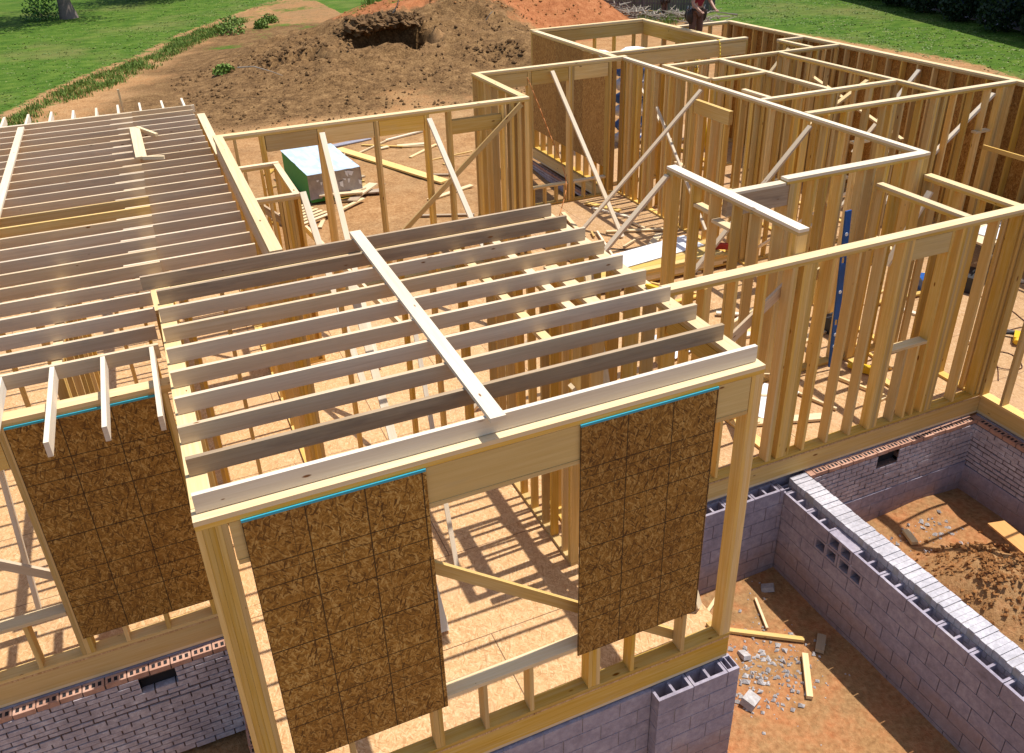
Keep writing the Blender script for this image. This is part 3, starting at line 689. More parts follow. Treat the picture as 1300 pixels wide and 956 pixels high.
# 2 left and right walls of the front room
wall('y', 0.0, 0.143, 3.97, A, 'left side wall of the front joisted room, carrying the joist ends', studs=[0.15, 0.19, 2.4, 2.44, 2.48, 3.3, 3.8], pm=M_plate)
wall('y', 4.28, 0.143, 3.97, A, 'right side wall of the front joisted room, open at its front end', studs=[1.25, 1.29, 1.62, 1.98, 2.3, 2.34, 2.7, 3.1, 3.14, 3.5, 3.79], pm=M_plate, headers=[(0.18, 1.23, 2.978, 2.80)], gaps=[(0.2, 1.2)])
wall('y', 3.45, 1.5, 3.82, A, 'short inner wall of tight studs inside the front room', studs=[1.5, 1.54, 1.7, 1.98, 2.2, 2.5, 2.8, 3.1, 3.14, 3.4, 3.65], th=0.089, pm=M_plate)
wall('y', 3.68, 1.56, 2.6, A-0.004, 'doubled stud stub beside the short inner wall of the front room', studs=[1.56, 1.76, 2.05, 2.4, 2.55], th=0.14, pm=M_plate)
wall('x', 3.83, 0.145, 4.275, A-0.003, 'back wall of the front joisted room, widely spaced studs', studs=[0.2, 0.24, 0.6, 1.22, 1.26, 1.30, 1.34, 1.8, 2.5, 2.87, 3.2, 3.24, 3.62, 3.9], pm=M_plate, gaps=[(0.65, 1.2), (1.4, 1.78)])
tag(lum('flat_board', None, 3.0, 3.089, 1.1, 3.82, A-0.04-0.002, A-0.002, M_plate), 'flat tie board nailed under the joists of the front room', 'board')

# 6 left front wall with its sheet
t_, ba, L = wall('x', 2.40, -6.0, -0.005, B, 'left front wall, dark strand board sheet above the brick', studs=[-6, -5.5], posts=[(-1.40, 3), (-0.18, 3), (-0.62, 1), (-1.0, 1), (-1.78, 1), (-3.2, 3), (-2.2, 1), (-2.7, 1)],
    headers=[(-3.1, -1.405, 2.68, 2.30)], sills=[(-3.1, -1.405, 0.63)], pm=M_plate)
panel(t_, ba, 'x', 2.387, -1.34, -0.12, 0.26, 2.70, lab='dark strand board sheet with blue painted top edge')

# 7 beam wall along the right ends of the left joists
t_, ba, L = wall('y', 1.2, 4.30, 9.50, A, 'long beam wall at the right ends of the left wing joists', studs=[4.3, 4.34, 5.1, 5.5, 5.9, 6.3, 6.7, 7.1, 7.14, 8.8, 8.84, 9.2, 9.45], pm=M_plate, headers=[(4.3, 9.5, A-.078, A-.36)], hm=M_joist)
# bearing wall under the lap of the left joists
wall('y', -0.07, 4.0, 12.69, B, 'inner bearing wall hidden under the lapped joists of the left wing', sp=0.8, pm=M_plate)
wall('y', 1.2, 9.66, 12.69, B, 'low wall under the back right ends of the left joists', sp=0.6)
wall('x', 12.70, -8, 1.15, B, 'back wall of the left wing below the rear joist tails', sp=0.6)
wall('x', 6.2, -6.0, -0.1, B-0.01, 'cross wall inside the left wing below the joists', studs=[-5.5, -4.7, -4.3, -3.9, -3.1, -2.7, -2.3, -1.9, -1.5, -1.46, -1.1, -1.06, -1.02, -0.6, -0.3])
wall('y', -1.0, 3.1, 6.1, B-0.01, 'short inner wall behind the dark left sheet', studs=[3.1, 3.14, 3.18, 3.22, 3.6, 4.0, 4.4, 4.8, 5.2, 5.6, 6.0], th=.089)

# 8 closet
wall('x', 8.80, 1.345, 2.05, B-0.04, 'far cross wall of the small closet beside the long beam', studs=[1.36, 1.5, 1.75, 1.99], th=0.089)
wall('y', 1.96, 7.25, 8.795, B-0.04, 'right wall of the small closet beside the long beam, packed studs at its near end', studs=[7.25, 7.29, 7.33, 7.37, 7.6, 7.64, 8.0, 8.35, 8.6, 8.75], th=0.089)
wall('x', 7.15, 1.345, 2.05, B-0.04, 'near cross wall of the small closet beside the long beam', studs=[1.50, 1.62, 1.74, 1.79, 1.83, 1.87, 1.91, 2.01], th=0.089)

# 9 wall of the rear yard side with deep headers
t_, ba, L = wall('x', 9.505, 1.2, 6.70, A, 'long open wall facing the dirt yard with deep headers and few studs', studs=[1.5, 1.9, 1.94, 3.84, 4.75, 5.7],
     posts=[(1.24, 2), (2.84, 3), (3.80, 2), (4.70, 2), (5.12, 2), (6.15, 2), (6.3, 2), (6.45, 2), (6.6, 2)],
     headers=[(1.99, 2.83, 2.982, 2.72), (2.96, 3.79, 2.982, 2.72), (3.89, 4.69, 2.982, 2.72), (5.2, 6.14, 2.82, 2.58)], pm=M_plate, bottom=True)
wall('y', 6.555, 9.66, 12.04, A, 'short return wall left of the tall middle room with closely packed studs', studs=[9.7, 9.74, 9.9, 10.2, 10.24, 10.6, 11.0, 11.3, 11.34, 11.7, 11.98])
# 11 back wall of the tall room
t_, ba, L = wall('x', 11.90, 6.70, 10.145, A, 'back wall of the tall middle room, wide openings framed with deep headers', studs=[6.72, 6.76, 7.76, 7.8, 8.72, 8.76, 8.8, 9.68, 9.72, 10.06, 10.1],
     headers=[(6.8, 7.75, 2.982, 2.70), (7.85, 8.71, 2.982, 2.70), (8.85, 9.67, 2.982, 2.70)])
for s0, s1 in ((7.85, 8.715), (8.845, 9.675)):
    L('sill', s0, s1, 11.902, 12.035, 0.42, 0.458, M_plate)
    for q in (0.02, 0.35, 0.68, 0.95): L('cripple_stud', s0+q*(s1-s0)-.019, s0+q*(s1-s0)+.019, 11.904, 12.03, 0.042, 0.419)
# 12 right wall of the tall room
wall('y', 10.01, 3.66, 11.895, A, 'long wall between the tall middle room and the right rooms, closely studded', posts=[(11.5, 2), (11.66, 2), (10.85, 2), (4.9, 2), (6.2, 3), (7.4, 3), (9.2, 3), (10.6, 3), (5.4, 1), (8.2, 2), (10.0, 2), (11.2, 2)],
     headers=[(8.05, 9.15, 2.7, 2.45)], pm=M_white, th=0.1, blocks=[(3.7, 4.05, 1.5), (4.1, 4.45, 1.56), (4.5, 4.86, 1.45), (5.45, 5.7, 1.3), (6.4, 6.7, 1.2), (7.55, 7.9, 1.25), (8.0, 8.2, 1.2), (9.3, 9.7, 1.3)])
wall('x', 3.645, 7.65, 10.005, A, 'near right wall of the tall middle room under a bleached plate', posts=[(7.7, 3), (8.55, 2), (9.3, 2), (9.88, 3), (9.1, 1), (8.1, 1)], studs=[8.3, 8.95, 9.6], pm=M_white)
t_ = thing('header_beam', 'deep doubled header spanning from the tall stub wall to the bleached plate', 'header beam', (6.74, 3.66, 2.68))
lum('header', t_, 6.742, 7.80, 3.66, 3.76, 2.70, 2.975, M_dirty, (6.74, 3.66, 2.68)); lum('top_plate', t_, 6.742, 7.64, 3.655, 3.775, 2.976, 3.012, M_white, (6.74, 3.66, 2.68))
# 14 stub wall standing above the wing plate
wall('y', 6.60, 2.19, 4.85, A, 'tall stub wall rising above the wing plate, thick corner of studs at its far end', posts=[(4.69, 4), (4.2, 2), (2.2, 2)], studs=[2.6, 3.0, 3.35, 3.8], pm=M_white, th=0.14,
     blocks=[(3.4, 3.78, 2.62), (3.85, 4.18, 2.70)])
# 15 wing front wall
t_, ba, L = wall('x', 2.045, 4.425, 10.19, B, 'front wall of the wing over the porch pit, bare studs on a brick foundation', studs=[4.46, 4.9, 5.3, 5.7, 6.1, 7.02, 7.40, 7.78, 9.61, 10.0],
     posts=[(6.46, 2), (6.62, 5), (8.10, 4), (8.85, 1), (9.02, 5), (10.08, 3)], headers=[(8.255, 8.85, B-.078, 2.42)], sills=[(8.26, 8.85, 1.19)], pm=M_plate, hm=M_lvl)
L('cripple_stud', 8.50, 8.538, 2.05, 2.18, 0.042, 1.15); L('cripple_stud', 8.70, 8.738, 2.05, 2.18, 0.042, 1.15)
wall('y', 9.18, 2.19, 3.64, B, 'left one of two parallel cross walls behind the wing front', studs=[2.2, 2.55, 2.95, 2.99, 3.3, 3.34, 3.6], th=0.11)
wall('y', 10.05, 2.19, 3.64, B-0.004, 'right one of two parallel cross walls behind the wing front', studs=[2.25, 2.29, 2.7, 3.1, 3.14, 3.45, 3.6], th=0.13)
wall('y', 10.12, -3.2, 2.03, B-0.006, 'side wall of the right wing rising from the shaded side of the porch pit', sp=0.4064)
wall('x', 5.0, 6.76, 9.2, B-0.25, 'low inner wall behind the tall stub wall', studs=[7.6, 8.4, 9.1], nostud=True, bottom=True, plate=(6.76, 6.95)) if False else None

# 18 rear rooms
wall('y', 10.27, 9.16, 10.75, A, 'short chase wall hugging the long middle wall at the back', th=0.089, studs=[9.2, 9.6, 10.0, 10.4, 10.7])
wall('x', 9.06, 10.365, 11.57, A, 'cross wall of the small rear room next to the chase', th=0.1, posts=[(10.4, 2), (11.45, 2)])
wall('y', 11.58, 7.36, 10.6, A, 'inner wall along the rear corridor of the right wing', th=0.1, posts=[(7.4, 2), (8.1, 3), (9.1, 2), (10.2, 2)])
wall('x', 10.62, 10.365, 14.83, A, 'longest cross wall through the rear rooms of the right wing', th=0.1, posts=[(11.7, 3), (12.6, 2), (13.3, 3), (14.2, 2)])
wall('y', 13.13, 6.27, 10.61, A, 'inner wall between corridor and the sheathed far wall', th=0.1, posts=[(6.3, 3), (7.3, 3), (8.4, 2), (9.6, 2)])
wall('x', 7.26, 10.12, 13.12, A, 'middle cross wall of the right wing', th=0.1, posts=[(10.2, 2), (11.6, 3), (12.5, 2)], blocks=[(10.5, 10.9, 1.5), (12.0, 12.4, 1.3)])
wall('y', 10.27, 7.37, 8.1, A, 'tiny stub wall between the middle cross wall and the chase', th=0.089, posts=[(8.0, 2)])
wall('x', 6.13, 10.12, 14.83, A, 'near cross wall of the right wing ending at the sheathed outer corner', th=0.12, posts=[(10.9, 2), (11.9, 3), (12.9, 2), (13.1, 2), (14.5, 2)], pm=M_plate, blocks=[(11.2, 11.55, 2.4), (14.1, 14.45, 2.2)])
wall('x', 11.80, 14.13, 14.83, A, 'short cross wall at the far sheathed side of the rear rooms', th=0.1)
wall('y', 14.10, 10.73, 11.79, A, 'short inner wall near the far sheathed side', th=0.1)
wall('x', 12.42, 9.98, 13.72, A+.004, 'deep beam wall across the front of the rear left room', studs=[10.0, 10.4, 10.8, 11.05, 11.4, 11.8, 12.2, 12.24, 12.6, 13.0, 13.4, 13.68], headers=[(10.0, 13.7, A-.078, A-.36)], hm=M_pine)
wall('y', 13.13, 12.57, 16.2, A, 'deep beam wall on the right of the rear left room', studs=[12.6, 13.4, 14.3, 14.34, 15.2, 16.1], headers=[(12.6, 16.15, A-.078, A-.36)])
wall('x', 16.22, 9.86, 13.26, A+.004, 'deep beam wall at the very back of the rear left room', sp=0.61, headers=[(9.9, 13.2, A-.078, A-.36)])
t_, ba, L = wall('y', 9.86, 12.10, 16.21, A, 'sheathed outer wall of the rear left room', sp=0.4064)
for i in range(3): panel(t_, ba, 'y', 9.846, 12.02+i*1.39, 12.02+(i+1)*1.39-.005, 0.54, 2.98, M_osbi, False)
t_, ba, L = wall('y', 14.84, -3.0, 14.8, A, 'far sheathed outer wall of the right wing against the lawn', sp=0.4064)
for i in range(15): panel(t_, ba, 'y', 14.984, -3.2+i*1.225, -3.2+(i+1)*1.225-.005, 0.02, 2.99, M_osbi, False)
t_, ba, L = wall('x', 14.70, 13.3, 14.83, A, 'rear end wall of the right wing behind the standing worker', sp=0.5)
tag(lum('loose_stud', None, 14.3, 14.338, 3.0, 6.1, 1.9, 1.98, M_pine), 'board running level along the far sheathed wall near the right edge', 'board')

# ================================================================== JOISTS
N = ['nearest', 'second', 'third', 'fourth', 'fifth', 'sixth', 'seventh', 'eighth', 'ninth', 'tenth', 'eleventh', 'twelfth', 'thirteenth', 'fourteenth', 'fifteenth', 'sixteenth', 'seventeenth', 'eighteenth', 'nineteenth', 'twentieth', 'twenty-first', 'twenty-second', 'twenty-third', 'twenty-fourth', 'twenty-fifth']
for k in range(10):
    y = 0.075+0.4194*k; m = {0: M_white, 1: M_joist, 2: M_joist, 8: M_dirty, 9: M_dirty}.get(k, M_joist)
    if k == 1: m = M_dirty
    z0 = A+0.009
    e1 = 4.38 if k == 0 else 4.375+rnd.uniform(-.015, .015)
    o = lum('ceiling_joist', None, 0.02+rnd.uniform(-.01, .01)-(0.13 if k == 9 else 0), e1, y, y+0.038, z0, z0+0.140, m)
    d = {0: 'pale rim joist along the front of the front room roof frame', 1: 'brown stained joist, second from the front of the front room', 9: 'dirty rearmost joist of the front room'}.get(k, 'grey %s joist from the front of the front room' % N[k])
    tag(o, d, 'joist', 'ceiling joists across the front room')
for k in range(25):
    y = 2.92+0.4093*k; m = M_joist
    x0 = -8.0; x1 = -0.06 if y < 4.45 else 0.08
    if k in (10, 11): m = M_pine
    e = rnd.uniform(-.015, .015)
    o = lum('ceiling_joist', None, x0, x1+e, y, y+0.038, B+0.009, B+0.149, m)
    tag(o, 'long left joist, %s from the front of the left wing' % N[k] if k else 'front rim joist of the left wing carrying the short tails', 'joist', 'long joists over the left wing')
for k in range(20):
    y = 5.01+0.4093*k
    o = lum('ceiling_joist', None, -0.28+rnd.uniform(-.05, .1), 1.13, y, y+0.038, B+0.010, B+0.150, M_joist)
    tag(o, 'short right joist against the long beam, %s from the front' % N[k], 'joist', 'short joists between the lap and the long beam')
for i, x in enumerate([-0.14, -0.55, -0.96, -1.37, -1.78, -2.19]):
    tag(lum('joist_tail', None, x, x+0.038, 1.66+rnd.uniform(-.03, .03), 2.915, B+0.012, B+0.147, M_white), '%s pale joist tail from the right above the left sheet' % ('first', 'second', 'third', 'fourth', 'fifth', 'sixth')[i], 'joist tail', 'joist tails over the left front wall')
for i, x in enumerate([1.0, 0.62, 0.22, -0.17, -0.55, -0.95, -1.33, -1.72, -2.12, -2.5]):
    tag(lum('joist_tail', None, x, x+0.038, 12.84, 13.62+rnd.uniform(-.1, .12), B+0.012, B+0.147, M_white), '%s joist tail from the right at the back edge of the left wing' % N[i].replace('nearest', 'first'), 'joist tail', 'joist tails along the back of the left wing')
tag(lum('stake', None, -0.1, -0.06, 13.8, 13.84, -0.3, 3.15, M_plate), 'tall raw stake standing up behind the back joist tails', 'stake')
tag(lum('rim_board', None, -8.0, 1.19, 12.80, 12.837, B+0.012, B+0.147, M_white), 'back rim board of the left wing between joists and tails', 'rim board')
# walk-on boards nailed over the joists
stick('runner_board', (2.09, 0.0, 3.229), (2.09, 4.00, 3.229), 0.12, 0.036, M_white, 'bleached runner board nailed across the tops of the front room joists', 'board')
stick('runner_board', (-1.74, 12.45, 2.93), (-1.74, 3.2, 2.93), 0.10, 0.036, M_white, 'white runner board across the left wing joists at the left edge', 'board')
t_ = thing('hatch_frame', 'small raised frame of three short boards on the back of the left wing joists', 'hatch frame', (0.0, 9.0, 2.96))
stick('side_board', (0.10, 9.3, 2.955), (0.08, 11.3, 2.955), 0.16, 0.036, M_plate, parent=t_, base=(0.0, 9.0, 2.96)); stick('end_board', (0.12, 9.28, 2.955), (0.42, 9.18, 2.945), 0.05, 0.05, M_plate, parent=t_, base=(0.0, 9.0, 2.96))
stick('end_board', (0.12, 11.3, 2.955), (0.40, 10.65, 2.945), 0.05, 0.05, M_plate, parent=t_, base=(0.0, 9.0, 2.96))

# ================================================================== BRACES
G = 'temporary diagonal braces'
def brace(p0, p1, label, m=None, w=0.089, th=0.038, roll=0.0):
    stick('diagonal_brace', p0, p1, w, th, m or M_white, label, 'brace', G, roll=roll)
brace((2.9, 9.44, 2.93), (2.72, 6.5, 0.03), 'steep white brace by the wrapped panel stack')
brace((4.76, 9.44, 2.93), (5.1, 6.5, 0.03), 'steep white brace in the middle of the open yard wall')
brace((6.5, 9.42, 2.98), (3.3, 9.42, 0.30), 'long diagonal brace across the open yard wall', M_pine, roll=math.pi/2)
brace((9.97, 8.9, 2.93), (6.9, 8.9, 0.03), 'long brace from the middle wall down past the rear opening', M_joist)
brace((6.59, 4.8, 2.95), (3.6, 4.8, 0.03), 'grey brace running down from the thick corner of the stub wall', M_joist)
brace((9.97, 5.9, 2.93), (7.2, 5.9, 0.03), 'brace leaning down behind the stub wall plate', M_joist)
brace((8.3, 11.86, 2.95), (8.69, 9.42, 0.03), 'bright brace from the back header down to the room floor')
brace((1.0, 0.165, 2.36), (3.9, 0.165, 0.09), 'wide brace crossing the front window opening', M_pine, w=0.038, th=0.10)
brace((-0.9, 2.62, 0.50), (-3.6, 2.62, 2.6), 'pale brace in the left opening beside the dark sheet', M_joist, w=0.038, th=0.09)
brace((-1.56, 2.95, 2.6), (-1.74, 2.95, 0.30), 'upright bleached brace inside the left opening')
brace((6.95, 2.24, 2.66), (5.0, 2.24, 1.2), 'grey brace rising behind the wing studs by the stub wall', M_joist, w=0.038, th=0.12)
brace((2.0, 4.2, 2.7), (1.9, 1.2, 0.03), 'thin white brace under the middle of the front room joists')
brace((2.5, 3.6, 2.7), (2.3, 1.9, 0.03), 'second thin white brace under the front room joists', w=0.05)
brace((3.4, 1.42, 2.35), (4.3, 1.42, 0.9), 'brace beside the tight studs of the front room', M_plate)
brace((4.2, 2.6, 2.9), (3.65, 0.5, 0.5), 'brace under the right joists behind the right sheet', M_plate)
brace((4.05, 0.9, 1.6), (4.33, 0.4, 0.05), 'short brace foot at the right front post', M_plate)
brace((14.80, 8.3, 2.9), (13.4, 8.3, 1.4), 'short brace against the far sheathed wall')
brace((11.65, 7.9, 2.2), (13.05, 7.9, 2.95), 'brace above the middle rear rooms', M_plate)
brace((13.2, 11.3, 2.1), (14.0, 11.3, 2.95), 'brace near the far short cross wall', M_plate)
brace((11.6, 6.28, 0.6), (14.5, 6.28, 2.85), 'long brace let in behind the near cross wall of the right wing')
brace((9.95, 3.4, 2.6), (9.4, 3.4, 1.6), 'short brace between the two parallel cross walls')
brace((10.3, 12.3, 2.9), (10.9, 11.2, 1.3), 'white brace below the left end of the deep beam')
brace((1.4, 8.2, 2.45), (1.95, 7.5, 2.1), 'brown board slanting inside the small closet', M_dirty, w=0.038, th=0.12)
brace((2.08, 7.1, 2.75), (2.25, 5.3, 0.4), 'bleached brace leaning off the closet corner')
brace((2.1, 7.4, 2.1), (2.7, 4.6, 1.6), 'tan board slanting from the closet to the front room joists', M_plate, w=0.038, th=0.10)

brace((10.12, 4.4, 2.6), (10.12, 7.0, 0.4), 'long thin brace let in along the right side of the long middle wall')
brace((9.98, 8.4, 0.3), (9.98, 10.4, 2.3), 'thin white brace across the studs at the back of the long middle wall', w=0.05)
brace((12.3, 6.28, 2.2), (10.9, 6.28, 0.9), 'thin brace behind the left half of the near cross wall', w=0.05)
brace((13.25, 7.0, 2.0), (13.25, 9.6, 2.7), 'pale brace along the corridor side wall', M_plate)
brace((7.0, 3.8, 0.9), (8.7, 3.85, 1.5), 'wide board slanting behind the tall stub wall', M_plate, w=0.03, th=0.16)
brace((7.1, 4.1, 0.05), (6.75, 2.3, 1.1), 'board leaning on the foot of the stub wall', M_plate)
# ================================================================== YARD PILES
def gz(x, y): return hgt(x, y)
t_ = thing('panel_stack', 'big stack of panels with green painted edges under a pale blue cover', 'panel stack', (3.20, 15.0, -0.14))
b = MB(); b.xbox(Matrix.Translation((0.82, 1.35, 0.32)) @ Matrix.Rotation(math.radians(4), 4, 'Z'), 1.24, 2.50, 0.65); link('panels', b.mesh('panels', [M_green]), t_)
mt = Matrix.Translation((0.82, 1.35, 0.682)) @ Matrix.Rotation(math.radians(4), 4, 'Z')
b = MB(); nxs, nys = 18, 30; W_, L_ = 1.30, 2.56
vv = [[mt @ Vector((-W_/2+W_*i/nxs, -L_/2+L_*j/nys, 0.022*noise.noise(Vector((i*.25, j*.2, 1)))+0.010*noise.noise(Vector((i*.7, j*.6, 5))))) for j in range(nys+1)] for i in range(nxs+1)]
for i in range(nxs):
    for j in range(nys): b.quad([vv[i][j], vv[i+1][j], vv[i+1][j+1], vv[i][j+1]], [(i*.1, j*.1)]*4)
t = NT('pale_blue_cover', 0.5, 0.4); cn = t.noise(t.vmath('MULTIPLY', t.uv(), (9.0, 0.5, 1)), 3.0, 3); cn2 = t.noise(t.uv(), 2.5, 4, 0.6)
t.color(t.ramp(t.math('ADD', t.math('MULTIPLY', cn, 0.5), t.math('MULTIPLY', cn2, 0.5)), [(0.36, (0.36, 0.47, 0.59)), (0.5, (0.50, 0.60, 0.70)), (0.62, (0.64, 0.71, 0.77))])); t.bump(cn2, 0.5, 0.03); M_cover = t.m; M_foil = flat('torn_grey_wrap', (0.36, 0.34, 0.38), 0.35, 0.45, 14)
for i in range(nxs):   # front skirt
    a = vv[i][0]; c_ = vv[i+1][0]; dz = 0.60+0.12*noise.noise(Vector((i*.6, 0, 2))); b.quad([a, c_, c_+Vector((0.0, -.015, -dz)), a+Vector((0, -.015, -dz))], [(i*.1, 0)]*4, 1)
for j in range(3): 
    a = vv[nxs][j*3]; c_ = vv[nxs][j*3+3]; b.quad([a, c_, c_+Vector((.015, 0, -.3)), a+Vector((.015, 0, -.35))], [(j*.1, 0)]*4, 1)
for i in range(9):
    x = rnd.uniform(-.5, .6); z = rnd.uniform(-.42, -.02); w_ = rnd.uniform(.05, .16); h_ = rnd.uniform(.04, .18)
    q = [mt @ Vector((x+dx, -L_/2-.022, z+dz)) for dx, dz in ((0, 0), (w_, rnd.uniform(-.05, .03)), (w_*rnd.uniform(.5, 1), -h_), (w_*.2, -h_*rnd.uniform(.5, 1)))]
    b.quad(q, [(0, 0)]*4, 2)
o = link('cover', b.mesh('cover', [M_cover, M_foil, M_paper], True), t_)
def pallet(x, y, rz, label):
    z = gz(x, y); t_ = thing('pallet', label, 'pallet', (x, y, z)); t_.rotation_euler.z = rz
    for k in range(7): link('slat', _slat(), t_, (0, k*0.16, 0.105+.002*(k % 2)))
    for k in range(3): link('runner', _runner(), t_, (0.0+k*0.47, 0, 0.015))
_sl = []
def _slat():
    if not _sl: b = MB(); b.box(0, 1.02, 0, .09, 0, .018); _sl.append(b.mesh('slat', [M_plate])); b = MB(); b.box(0, .04, 0, 1.05, 0, .088); _sl.append(b.mesh('runner', [M_dirty]))
    return _sl[0]
def _runner(): _slat(); return _sl[1]
pallet(2.85, 13.5, 0.5, 'slatted wooden pallet on the dirt in front of the wrapped panel stack')
def onfloor(x, y, rz, L_, w_, th_, label, m=None, z=None, cat='board', group=None, tilt=0.0, name='loose_board'):
    z = (gz(x, y)+0.02 if z is None else z)+th_/2
    d = Vector((math.cos(rz), math.sin(rz), tilt)).normalized()*L_/2
    stick(name, Vector((x, y, z))-d, Vector((x, y, z))+d, w_, th_, m or M_plate, label, cat, group)
onfloor(6.0, 17.2, 1.9+1.57-1.57+0.05, 4.6, 0.28, 0.05, 'wide yellow plank lying on the dirt right of the wrapped stack', M_pine, tilt=0.0)
onfloor(7.4, 19.9, 0.35, 1.6, 0.09, 0.04, 'thin pale board at the far side of the dirt yard', M_white)
onfloor(7.2, 18.8, -0.2, 0.9, 0.2, 0.04, 'short wide offcut behind the yellow plank')
onfloor(5.5, 19.9, 0.25, 1.6, 0.25, 0.03, 'torn grey sheet behind the wrapped stack', M_foil, cat='sheet')
GP = 'offcuts dumped in front of the wrapped stack'
for i in range(16):
    x = 4.35+rnd.gauss(0, .28); y = 15.2+rnd.gauss(0, .38)
    onfloor(x, y, rnd.gauss(0.15, 0.35), (.45 if (i//3) % 2 == 0 else .95)*rnd.uniform(.85, 1.1), rnd.choice([.09, .14, .24]), .038, '%s offcut in the heap in front of the wrapped stack' % [('short pale', 'long pale'), ('short yellow', 'long yellow'), ('short stained', 'long stained')][i % 3][(i//3) % 2], [M_plate, M_pine, M_dirty][i % 3], gz(x, y)+.02+.035*(i//3), group=GP)
GS = 'scraps on the dirt yard behind the open wall'
for i in range(20):
    x = rnd.uniform(2.5, 9.0); y = rnd.uniform(12.2, 19.5)
    if 3.0 < x < 5.2 and 13.8 < y < 17.5: continue
    onfloor(x, y, rnd.uniform(-.7, 1.2), (.45 if i % 2 else 1.3)*rnd.uniform(.8, 1.15), [.04, .09, .14][(i//2) % 3], .03, '%s %s %s on the dirt yard behind the open wall' % ('short' if i % 2 else 'long', ['pale', 'yellow', 'stained brown'][(i//6) % 3], ['lath', 'scrap', 'board end'][(i//2) % 3]), [M_plate, M_pine, M_dirty][(i//6) % 3], group=GS)

# porch pit and front yard boards
onfloor(8.58, 1.40, 1.25, 0.26, 0.09, 0.05, 'short raw block of wood on the floor of the porch pit', M_plate)
pa, pb = (9.20, 0.72), (8.98, -0.22)
zt_ = max(hgt(pa[0]+(pb[0]-pa[0])*q/10+o_, pa[1]+(pb[1]-pa[1])*q/10)-(-.10*(q/10)) for q in range(11) for o_ in (-.12, 0, .12)) + .015
stick('loose_board', (pa[0], pa[1], zt_-.10), (pb[0], pb[1], zt_), 0.24, 0.025, M_oply, 'orange plank lying against the clay heap in the pit', 'board')
onfloor(5.85, 1.00, -0.60, 0.95, 0.06, 0.04, 'thin board lying on the rubble beside the right front post', M_pine)
onfloor(5.92, 0.30, 0.95, 0.62, 0.07, 0.05, 'pale stake standing proud of the dirt at the bottom edge', M_plate)
onfloor(6.38, 0.60, 0.75, 0.26, 0.10, 0.05, 'short block of wood in the shade of the block wall', M_dirty)
onfloor(5.75, 1.78, 0.55, 0.85, 0.04, 0.03, 'thin lath near the foot of the wing foundation', M_plate)
onfloor(6.05, 1.30, 1.2, 0.5, 0.03, 0.03, 'thin stick leaning over the dirt near the block wall corner', M_plate)
onfloor(5.0, 1.5, -0.9, 0.8, .07, .04, 'board half hidden behind the right front post', M_pine)
for i, (x, y, s) in enumerate([(5.10, 0.30, .11), (5.45, .85, .07), (6.4, 1.6, .08)]):
    b = MB(); b.box(-s, s, -s*.7, s*.7, 0, s*.8); o = link('broken_block', b.mesh('broken_block', [M_rock])); o.location = (x, y, gz(x, y)); o.rotation_euler = (.2, .3, .5+i)
    tag(o, ['square grey chunk of block near the foundation corner', 'small grey chunk of block among the chips', 'grey chunk of block in the corner shade'][i], 'rubble')

# ================================================================== THINGS ON THE DECKS
# lumber pile
t_ = thing('lumber_pile', 'pile of long boards stacked on the floor of the tall middle room', 'lumber pile', (7.2, 7.2, 0.0))
for r_ in range(6):
    for q in range(5):
        lum('stacked_board', t_, 6.95+rnd.uniform(-.15, .1), 9.75+rnd.uniform(-.2, .1), 7.25+q*0.15, 7.25+q*0.15+.143, 0.06+r_*.041, 0.06+r_*.041+.038, rnd.choice([M_pine, M_plate, M_pine, M_lvl]), (7.2, 7.2, 0))
for x in (7.3, 9.0): lum('spacer', t_, x, x+.09, 7.22, 8.0, 0.004, 0.058, M_dirty, (7.2, 7.2, 0))
onfloor(8.5, 7.9, 0.12, 1.9, 0.6, 0.012, 'dusty white sheet over the lumber pile', M_paper, z=0.315, cat='sheet')
# spirit level
t_ = thing('spirit_level', 'long blue spirit level leaning against the studs behind the wing front wall', 'spirit level', (8.92, 3.30, 0.0))
p0 = Vector((8.80, 3.50, 0.06)); p1 = Vector((8.74, 3.62, 2.46)); d = (p1-p0)
x_ = d.normalized(); y_ = Vector((0, 1, 0)).cross(x_).normalized(); z_ = x_.cross(y_); mt = Matrix((x_, y_, z_)).transposed().to_4x4()
b = MB(); L_ = d.length; mt.translation = (p0+p1)/2
segs = [(-L_/2, -L_*.22), (-L_*.18, L_*.18), (L_*.22, L_/2)]
def lb(u0, u1, v0, v1, w0, w1, mi=0):
    k = len(b.v); b.box(u0, u1, v0, v1, w0, w1, mi)
    for i in range(k, len(b.v)): b.v[i] = tuple(mt @ Vector(b.v[i]) - Vector((8.92, 3.30, 0)))
for s0, s1 in segs: lb(s0, s1, -.05, .05, -.012, .012)
for s0, s1 in ((-L_*.22, -L_*.18), (L_*.18, L_*.22)): lb(s0, s1, -.05, -.03, -.012, .012); lb(s0, s1, .03, .05, -.012, .012)
link('rail', b.mesh('level_rail', [M_lblue]), t_)
for q in (-.36, -.28, 0.0, .36):
    b = MB(); mm = mt.copy(); c_ = mt @ Vector((q*L_, 0, -.014)) - Vector((8.92, 3.30, 0)); ax_ = (mt.to_3x3() @ Vector((0, 0, 1)))
    b.cyl(c_-ax_*.006, c_+ax_*.004, .026, .026, 12); link('vial', b.mesh('vial', [M_paper]), t_)
